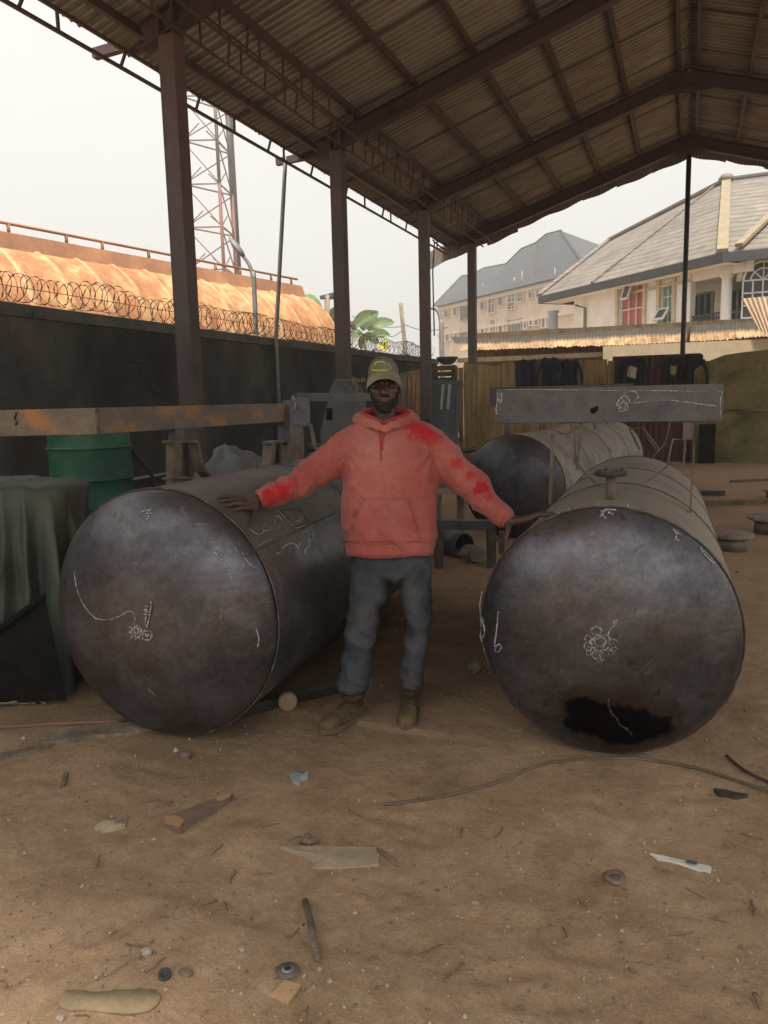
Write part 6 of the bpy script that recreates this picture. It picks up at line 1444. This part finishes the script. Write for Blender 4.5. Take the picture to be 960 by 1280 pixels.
def hoodie_mat():
    t = NT('faded_red_fleece')
    n1 = t.noise(3.0, 6, .6); n2 = t.noise(60, 3, .6)
    c = t.ramp(n1, [(.3, (.27, .060, .054)), (.5, (.345, .098, .087)), (.7, (.42, .15, .135))])
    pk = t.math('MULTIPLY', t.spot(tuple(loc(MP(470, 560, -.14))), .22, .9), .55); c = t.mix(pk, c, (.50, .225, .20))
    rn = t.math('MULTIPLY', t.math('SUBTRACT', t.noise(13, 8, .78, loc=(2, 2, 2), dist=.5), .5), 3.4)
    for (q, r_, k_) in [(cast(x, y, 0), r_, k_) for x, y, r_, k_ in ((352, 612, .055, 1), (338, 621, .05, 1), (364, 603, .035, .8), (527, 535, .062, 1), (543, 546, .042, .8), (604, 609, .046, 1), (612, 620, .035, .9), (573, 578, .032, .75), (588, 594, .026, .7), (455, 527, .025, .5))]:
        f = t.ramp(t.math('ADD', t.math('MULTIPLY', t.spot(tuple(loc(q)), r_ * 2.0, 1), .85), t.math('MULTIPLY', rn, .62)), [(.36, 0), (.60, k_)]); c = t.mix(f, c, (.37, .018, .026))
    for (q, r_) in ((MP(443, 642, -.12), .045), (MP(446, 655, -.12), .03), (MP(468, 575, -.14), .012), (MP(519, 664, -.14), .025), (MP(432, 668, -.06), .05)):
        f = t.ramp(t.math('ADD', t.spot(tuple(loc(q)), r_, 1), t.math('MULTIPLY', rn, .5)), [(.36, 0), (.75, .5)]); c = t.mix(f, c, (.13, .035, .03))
    c = t.mix(.22, c, t.ramp(n2, [(.3, .25), (.7, .75)]), 'OVERLAY')
    c = t.mix(t.ramp(t.noise(5, 6, .7, loc=(8, 1, 0)), [(.52, 0), (.75, .3)]), c, (.25, .13, .10))
    t.b.inputs['Specular IOR Level'].default_value = .12; t.b.inputs['Sheen Weight'].default_value = .15
    return t.out(c, .95, 0, t.bump(t.noise(240, 3), .25, .002, t.bump(t.noise(22, 5, .6), .35, .008)))
MAT['hoodlining'] = M('deeper_red_lining', [(.3, (.33, .03, .034)), (.7, (.42, .06, .06))], 6, (.95, 1), 0, .4, 160, .003, spec=.1)
hv = vget(me).copy(); hf = [tuple(p_.vertices) for p_ in me.polygons]
BV = BVHTree.FromPolygons([Vector(v) for v in hv], hf)
def cast(px, py, lift=.004):
    d = ray(px, py).normalized(); h = BV.ray_cast(CAMP, d)
    return (h[0] - d * lift) if h[0] is not None else MP(px, py, -.13)
MAT['hoodie'] = hoodie_mat()
hoodie = skin_link('hoodie', me, MAT['hoodie'], man)
# hood lying round the neck
Hh = MB()
loop = [MP(480.5, 533, -.118), MP(468, 528, -.105), MP(455, 523, -.06), MP(448.5, 520, .03), MP(461, 516, .10), MP(482, 514, .125), MP(503, 515, .10), MP(515.5, 519, .03), MP(508, 523, -.06), MP(493, 527.5, -.105)]
lp = smooth_path(loop + [loop[0]], 5)[:-1]; nl = len(lp)
Hh.tube(lp, [.009 + .0145 * (1 - math.cos(2 * math.pi * k / nl)) / 2 for k in range(nl)], 12, loop=True)
lp2 = [lerp(q, MP(482, 519, .02), -.05) - ZU * .020 for q in lp]; Hh.tube(lp2, [.010 + .026 * (1 - math.cos(2 * math.pi * k / nl)) / 2 for k in range(nl)], 12, loop=True)
ell(Hh, MP(482, 528, .135), .12, .06, .075)
me = solid(Hh, .006, 3, .5); displace(me, lambda p_, n_: .004 * noise.fractal(p_ * 16, 1, 2, 3) + .0025 * math.sin((p_ - hc).dot(RT) * 120 + 4 * noise.noise(p_ * 8)))
skin_link('hood', me, MAT['hoodie'], hoodie)
m = MB(); lin = [lerp(q, MP(482, 517, 0), .17) + ZU * .006 for q in lp]; m.tube(lin, [.008 + .012 * (1 - math.cos(2 * math.pi * k / nl)) / 2 for k in range(nl)], 8, loop=True); m.build('hood_lining', MAT['hoodlining'], hoodie)
# pocket, drawstrings, cuffs and hem band
poly = [(454, 624), (509, 624), (522, 662), (523, 675), (441, 676), (439, 664)]
def pk(u, v_):
    yt = lerp(624, 676, v_); xl = float(np.interp(v_, [0, .78, 1], [454, 439, 441])); xr = float(np.interp(v_, [0, .75, 1], [509, 522, 523])); return cast(lerp(xl, xr, u), yt, .010 + .003 * math.sin(u * 9 + v_ * 4))
us = [k / 22 for k in range(23)]; m = MB(); top = [[pk(u, v_) for u in us] for v_ in [k / 16 for k in range(17)]]; m.rings(top, True, False, False)
edge = top[0] + [r_[-1] for r_ in top[1:]] + top[-1][::-1][1:] + [r_[0] for r_ in top[::-1][1:-1]]
base_ = [e + ray(480, 640).normalized() * .016 for e in edge]; m.rings([edge, base_], False, False, True)
m.build('pocket', MAT['hoodie'], hoodie)
m = MB(); m.tube([pk(0, v_) - FWD * .002 for v_ in [k / 8 for k in range(7)]], .0035, 6); m.tube([pk(1, v_) - FWD * .002 for v_ in [k / 8 for k in range(7)]], .0035, 6); m.tube([pk(u, 0) - FWD * .001 for u in us], .0022, 6); m.build('pocket_hem', MAT['hoodie'], hoodie)
for pts_ in ([(476.5, 530), (474.5, 540), (475.5, 552), (476, 563), (476.5, 574)], [(481, 530), (480, 540), (478.5, 550), (477.5, 558), (478, 561)]):
    m = MB(); pp = [cast(x, y, .006) for x, y in pts_]; m.tube(smooth_path(pp, 4), .0032, 7); m.ball(pp[-1], .0058, 8); m.build('drawstring', MAT['hoodlining'], hoodie)
for (E, W, r_, f0_, f1_) in ((LE, LW, .043, .80, .985), (RE, RW, .045, .79, .97)):
    m = MB(); a, b = lerp(E, W, f0_), lerp(E, W, f1_); d = (b - a).normalized(); n1 = d.cross(ZU).normalized(); n2 = n1.cross(d); rs = []
    for k in range(9):
        t = k / 8; ro = r_ * (1.10 - .10 * t + (.04 if k in (1, 2) else 0))
        rs.append([lerp(a, b, t) + (n1 * math.cos(q) + n2 * math.sin(q)) * (ro + .0012 * math.sin(q * 26)) for q in [2 * math.pi * i / 104 for i in range(104)]])
    rs.append([lerp(a, b, .9) + (n1 * math.cos(q) + n2 * math.sin(q)) * r_ * .78 for q in [2 * math.pi * i / 104 for i in range(104)]])
    m.rings(rs, True, False); m.build('cuff', MAT['hoodie'], hoodie)
m = MB(); rs = []
for y, xl, xr, b in ((674, 431, 543.8, .144), (677, 432.5, 543, .1425), (684, 433.2, 542.3, .140), (690.5, 433.6, 541.6, .136), (690, 437, 538, .128)):
    c, a, _ = trow(y, xl, xr, b); rs.append([c + RT * (a + .003) * math.copysign(abs(math.cos(q)) ** (2 / 2.6), math.cos(q)) + FH * (b + .003) * math.copysign(abs(math.sin(q)) ** (2 / 2.6), math.sin(q)) + ZU * .004 * math.sin(q * 5 + 1) for q in [2 * math.pi * i / 120 for i in range(120)]])
m.rings(rs, True, False); m.build('hem_band', MAT['hoodie'], hoodie)

# ---- jeans
J = MB()
oval_rings(J, [(MP(488, 676, .02), .19, .115), (MP(488, 694, .02), .20, .12), (MP(489, 706, .02), .20, .12), (MP(490, 716, .02), .196, .118), (MP(492, 724, .02), .12, .09)], 40, 2.5)
def leg(spec):
    rs = []
    for (x0_, x1_, y, dy, b) in spec: c = MP((x0_ + x1_) / 2, y, dy); rs.append((c, pxm(x1_ - x0_) / 2, b))
    oval_rings(J, rs, 30, 2.25)
leg([(439, 492, 704, .02, .112), (438, 491, 724, .015, .11), (437.5, 486, 742, .005, .105), (436, 478, 760, -.015, .098), (434, 473, 778, -.03, .09), (431, 470, 796, -.025, .083), (428, 465, 815, -.015, .078), (425, 461, 834, -.005, .076), (422.5, 459.5, 850, .0, .077), (424, 458, 859, .0, .074)])
leg([(492, 539, 704, .02, .108), (496, 539, 724, .02, .105), (501, 538.5, 742, .015, .098), (505, 538, 760, .01, .092), (508.5, 537, 776, .005, .084), (507, 535.5, 792, .012, .08), (505, 533.5, 812, .02, .075), (503, 531, 830, .03, .073), (501, 528, 846, .03, .072), (503, 526, 853, .03, .066)])
me = solid(J, .008, 5, .5)
KL, KR = MP(455, 778), MP(522, 778)
def jf(p_, n_):
    o = .005 * noise.fractal(p_ * 8, 1, 2, 3) + .002 * noise.noise(p_ * 30)
    zl = p_.z - MP(450, 856).z; k = math.exp(-(zl / .11) ** 2); o += .020 * k * (1 - 2.3 * abs(noise.noise(Vector((p_.x * 6 + 2, p_.y * 6, p_.z * 17 + 1.6 * noise.noise(p_ * 6))))))
    zk = p_.z - KL.z; o += .018 * math.exp(-(zk / .18) ** 2) * (.6 - 2.2 * abs(noise.noise(Vector((p_.dot(RT) * 7 + p_.z * 6, p_.y * 5, p_.z * 9)))))
    zc_ = p_.z - MP(490, 722).z; x = (p_ - MP(492, 722)).dot(RT); o += .014 * math.exp(-(zc_ / .14) ** 2) * (.7 - 2.4 * abs(noise.noise(Vector((zc_ * 9 - abs(x) * 8, x * 4, zc_ * 3))))) * math.exp(-(abs(x) / .2) ** 2)
    return o
displace(me, jf)
def jean_mat():
    t = NT('dirty_blue_jeans'); n1 = t.noise(3.2, 6, .65); n2 = t.noise(130, 2, .6, sc=(1, 1, .3))
    c = t.ramp(n1, [(.32, (.018, .022, .029)), (.5, (.048, .057, .072)), (.68, (.095, .105, .118))])
    for (q, r_, col, k_) in ((MP(447, 728, -.12), .055, (.05, .036, .032), .95), (MP(452, 800, -.1), .12, (.085, .10, .12), .6), (MP(526, 800, -.08), .07, (.09, .10, .12), .5), (MP(460, 770, -.12), .09, (.075, .08, .085), .6), (MP(520, 720, -.1), .10, (.04, .042, .044), .7)):
        f = t.ramp(t.math('ADD', t.spot(tuple(loc(q)), r_, 1), t.math('MULTIPLY', t.math('SUBTRACT', t.noise(9, 5, .7), .5), .8)), [(.25, 0), (.6, k_)]); c = t.mix(f, c, col)
    c = t.mix(t.ramp(t.noise(7, 7, .72, loc=(4, 0, 1)), [(.48, 0), (.66, .75)]), c, (.085, .068, .052)); c = t.mix(.25, c, t.ramp(n2, [(.3, .3), (.7, .75)]), 'OVERLAY')
    t.b.inputs['Specular IOR Level'].default_value = .15
    return t.out(c, .92, 0, t.bump(t.noise(30, 5), .35, .006, t.bump(n2, .2, .002)))
MAT['jeans'] = jean_mat()
jeans = skin_link('jeans', me, MAT['jeans'], man)
for rows in ([(424.5, 461, 836, -.004, .079), (422.3, 460.5, 848, .0, .081), (421.8, 460, 858, .0, .083), (422.6, 459.2, 862, .0, .081), (426, 456, 858, .0, .068)], [(502.3, 531.8, 832, .03, .076), (500.6, 529.8, 844, .03, .078), (500.3, 529.2, 853, .03, .079), (501.2, 528.4, 857, .03, .077), (504, 525, 853, .03, .06)]):
    m = MB(); rs = []
    for j, (x0_, x1_, y, dy, b) in enumerate(rows):
        c = MP((x0_ + x1_) / 2, y, dy); a = pxm(x1_ - x0_) / 2
        rs.append([c + RT * a * math.cos(q) * (1 + .05 * noise.noise(Vector((q * 2, j * .8, x0_)))) + FH * b * math.sin(q) * (1 + .06 * noise.noise(Vector((q * 2, j, 3)))) + ZU * .008 * noise.noise(Vector((math.cos(q) * 2, math.sin(q) * 2, j + x0_))) for q in [2 * math.pi * i / 60 for i in range(60)]])
    m.rings(rs, True, False); m.build('leg_hem', MAT['jeans'], jeans)

# ---- boots
MAT['boot'] = M('muddy_suede_boot', [(.3, (.06, .040, .021)), (.5, (.115, .08, .042)), (.7, (.17, .125, .07))], 9, (.85, .97), 0, .5, 70, .004, spec=.2)
MAT['bootdark'] = M('brown_leather_shaft', [(.3, (.055, .034, .024)), (.7, (.11, .072, .046))], 9, (.7, .9), 0, .5, 60, .005, spec=.25)
MAT['bootsole'] = M('dirty_boot_sole', [(.3, (.10, .07, .045)), (.7, (.18, .135, .09))], 12, (.9, 1), 0, .3)
def boot(heel, toe, shaft_top, top_r, label=None):
    heel, toe = Vector(heel), Vector(toe); d = (toe - heel); L = d.length; d.normalize(); sd_ = Vector((d.y, -d.x, 0)); m = MB(); rs = []
    for t, w_, h in ((-.04, .024, .045), (.0, .043, .085), (.14, .050, .098), (.34, .047, .094), (.5, .044, .080), (.68, .051, .066), (.84, .050, .056), (.94, .041, .046), (1.0, .024, .032)):
        c = heel + d * L * t; rs.append([c + sd_ * w_ * math.copysign(abs(math.cos(q)) ** .8, math.cos(q)) + ZU * (.012 + max(0, (math.sin(q) + .45) / 1.45) * h) for q in [2 * math.pi * i / 24 for i in range(24)]])
    m.rings(rs, True, True); a = heel + d * L * .17 + ZU * .088; st_ = Vector(shaft_top)
    m2 = MB(); m2.tube(smooth_path([a, lerp(a, st_, .5), st_], 3), [.050, .057, .058, .056, .059, .060, top_r + .009], 18)
    me = solid(m, .006, 3); displace(me, lambda p_, n_: .003 * noise.fractal(p_ * 22, 1, 2, 3) + .0025 * math.sin((p_ - heel).dot(d) * 160) * math.exp(-(((p_ - heel).dot(d) - L * .58) / .035) ** 2)); bo = skin_link('boot', me, MAT['boot'], man)
    me = solid(m2, .006, 2); displace(me, lambda p_, n_: .0065 * math.sin(p_.z * 110 + 3.5 * noise.noise(p_ * 12)) + .004 * noise.noise(p_ * 24)); skin_link('boot_shaft', me, MAT['bootdark'], bo)
    m = MB(); n_ = 28; out = []
    for i in range(n_):
        q = 2 * math.pi * i / n_; t = .5 + .54 * math.cos(q); w_ = float(np.interp(t, [-.04, .1, .35, .7, .9, 1.04], [.02, .05, .049, .055, .05, .015])); out.append(heel + d * L * t + sd_ * (w_ + .003) * (1 if math.sin(q) > 0 else -1) * min(1, abs(math.sin(q)) * 2.2))
    m.rings([[o_ + ZU * z for o_ in out] for z in (-.006, .014, .019)], False, True); m.build('sole', MAT['bootsole'], bo)
hl = G(450, 893, 0); tl = G(407, 914, 0); boot(hl, hl + (tl - hl).normalized() * .28, MP(441, 855, -.0), .050)
hr_ = G(513, 884, 0); tr_ = G(508, 911, 0); boot(hr_, hr_ + (tr_ - hr_).normalized() * .272, MP(514, 850, .03), .05)

# ---- cap
MAT['cap'] = M('grey_olive_cap_cloth', [(.3, (.085, .087, .072)), (.5, (.135, .136, .115)), (.7, (.175, .17, .14))], 9, (.9, 1), 0, .35, 180, .002, spec=.15)
MAT['brim'] = M('brown_grey_cap_brim', [(.3, (.19, .165, .12)), (.7, (.29, .25, .185))], 9, (.9, 1), 0, .35, 180, .002, spec=.15)
MAT['yellow'] = M('yellow_embroidery', [(.3, (.36, .31, .02)), (.7, (.52, .46, .05))], 30, (.8, .95), 0, .4, 240, .002)
cc = MP(479.5, 472.5, .005); CA, CB, CH = .0815, .104, .107
tip = .06
def crown(az, el):                                       # az 0 faces the camera
    x, y, z = CA * math.sin(az) * math.cos(el) ** .8, -CB * math.cos(az) * math.cos(el) ** .8, CH * math.sin(el) ** .92 if el > 0 else 0
    return cc + RT * x + FH * (y + .0) + ZU * (z + tip * y * .0 - .10 * min(0, -y) * 0)
m = MB(); rs = []
for k in range(15):
    el = (k / 14) * 1.5; rs.append([crown(2 * math.pi * i / 60, el) + (crown(2 * math.pi * i / 60, el) - cc).normalized() * (.0015 * math.cos(2 * math.pi * i / 60 * 6) + .0035 * noise.noise(crown(2 * math.pi * i / 60, el) * 14)) for i in range(60)])
inner = [[lerp(q, cc, .035) for q in rs[0]]]
m.rings(inner + rs, True, True); cap = m.build('cap', MAT['cap'], man)
m = MB(); top, bot = [], []
for j in range(9):
    e = j / 8; r1, r2 = [], []
    for i in range(25):
        a_ = lerp(-1.32, 1.32, i / 24); s_ = math.sin(a_) / math.sin(1.32); arch = 1 - s_ * s_
        x = CA * 1.01 * math.sin(a_) * (1 + .12 * e); y = -CB * math.cos(a_) - e * .092 * (math.cos(a_ * .95) ** .5)
        z = .004 + .026 * arch * (1 - .15 * e) - .030 * e - .020 * (1 - arch) * e + .004 * s_
        q = cc + RT * x + FH * y + ZU * z; r1.append(q); r2.append(q - ZU * .004)
    top.append(r1); bot.append(r2)
m.rings(top, True, False, False); m.rings(bot[::-1], True, False, False)
m.rings([top[-1], bot[-1]], False, False, False); m.rings([[r_[0] for r_ in top], [r_[0] for r_ in bot]], False, False, False); m.rings([[r_[-1] for r_ in top], [r_[-1] for r_ in bot]], False, False, False)
m.build('brim', MAT['brim'], cap)
def cap_pt(px, py, lift=.0025):
    q = ray(px, py); o = CAMP - cc; A = lambda v: Vector((v.dot(RT) / (CA + lift), v.dot(FH) / (CB + lift), v.z / (CH + lift)))
    a, b = A(o), A(q); Aq, Bq, Cq = b.dot(b), 2 * a.dot(b), a.dot(a) - 1; D = max(0, Bq * Bq - 4 * Aq * Cq); return CAMP + q * ((-Bq - math.sqrt(D)) / (2 * Aq))
m = MB()
def stitch(pts, r_): m.tube([cap_pt(x, y) for x, y in pts], r_, 6)
stitch([(470, 455 - 1.5 * math.sin(k / 6 * 3.14)) for k in range(1)] + [(468.5 + k * 2.2, 454.2 - 1.9 * math.sin(k / 6 * 3.14)) for k in range(7)], .0058)
stitch([(465 + k * 2.4, 462.6 + .7 * math.sin(k / 8 * 3.14)) for k in range(9)], .0062)
stitch([(484 + 5 * math.sin(k / 8 * 3.14), 455 + k * 1.0) for k in range(9)], .0022)
stitch([(469 - 3.5 * math.sin(k / 8 * 3.14), 455.5 + k * .95) for k in range(9)], .0016)
m.build('embroidered_oval', MAT['yellow'], cap)
# ================================================================ DUSTY AIR
m = MB(); m.box2((-128, -128, -1.0), (128, 128, 31.5))
hz_ = bpy.data.materials.new('dusty_air'); hz_.use_nodes = True; tn = hz_.node_tree
for n in list(tn.nodes): tn.nodes.remove(n)
vo = tn.nodes.new('ShaderNodeVolumePrincipled'); mo_ = tn.nodes.new('ShaderNodeOutputMaterial')
vo.inputs['Color'].default_value = (.93, .91, .88, 1); vo.inputs['Density'].default_value = .0036; vo.inputs['Anisotropy'].default_value = .35
tn.links.new(vo.outputs[0], mo_.inputs['Volume'])
o = link('haze', m.mesh('haze'), hz_); o['kind'] = 'stuff'
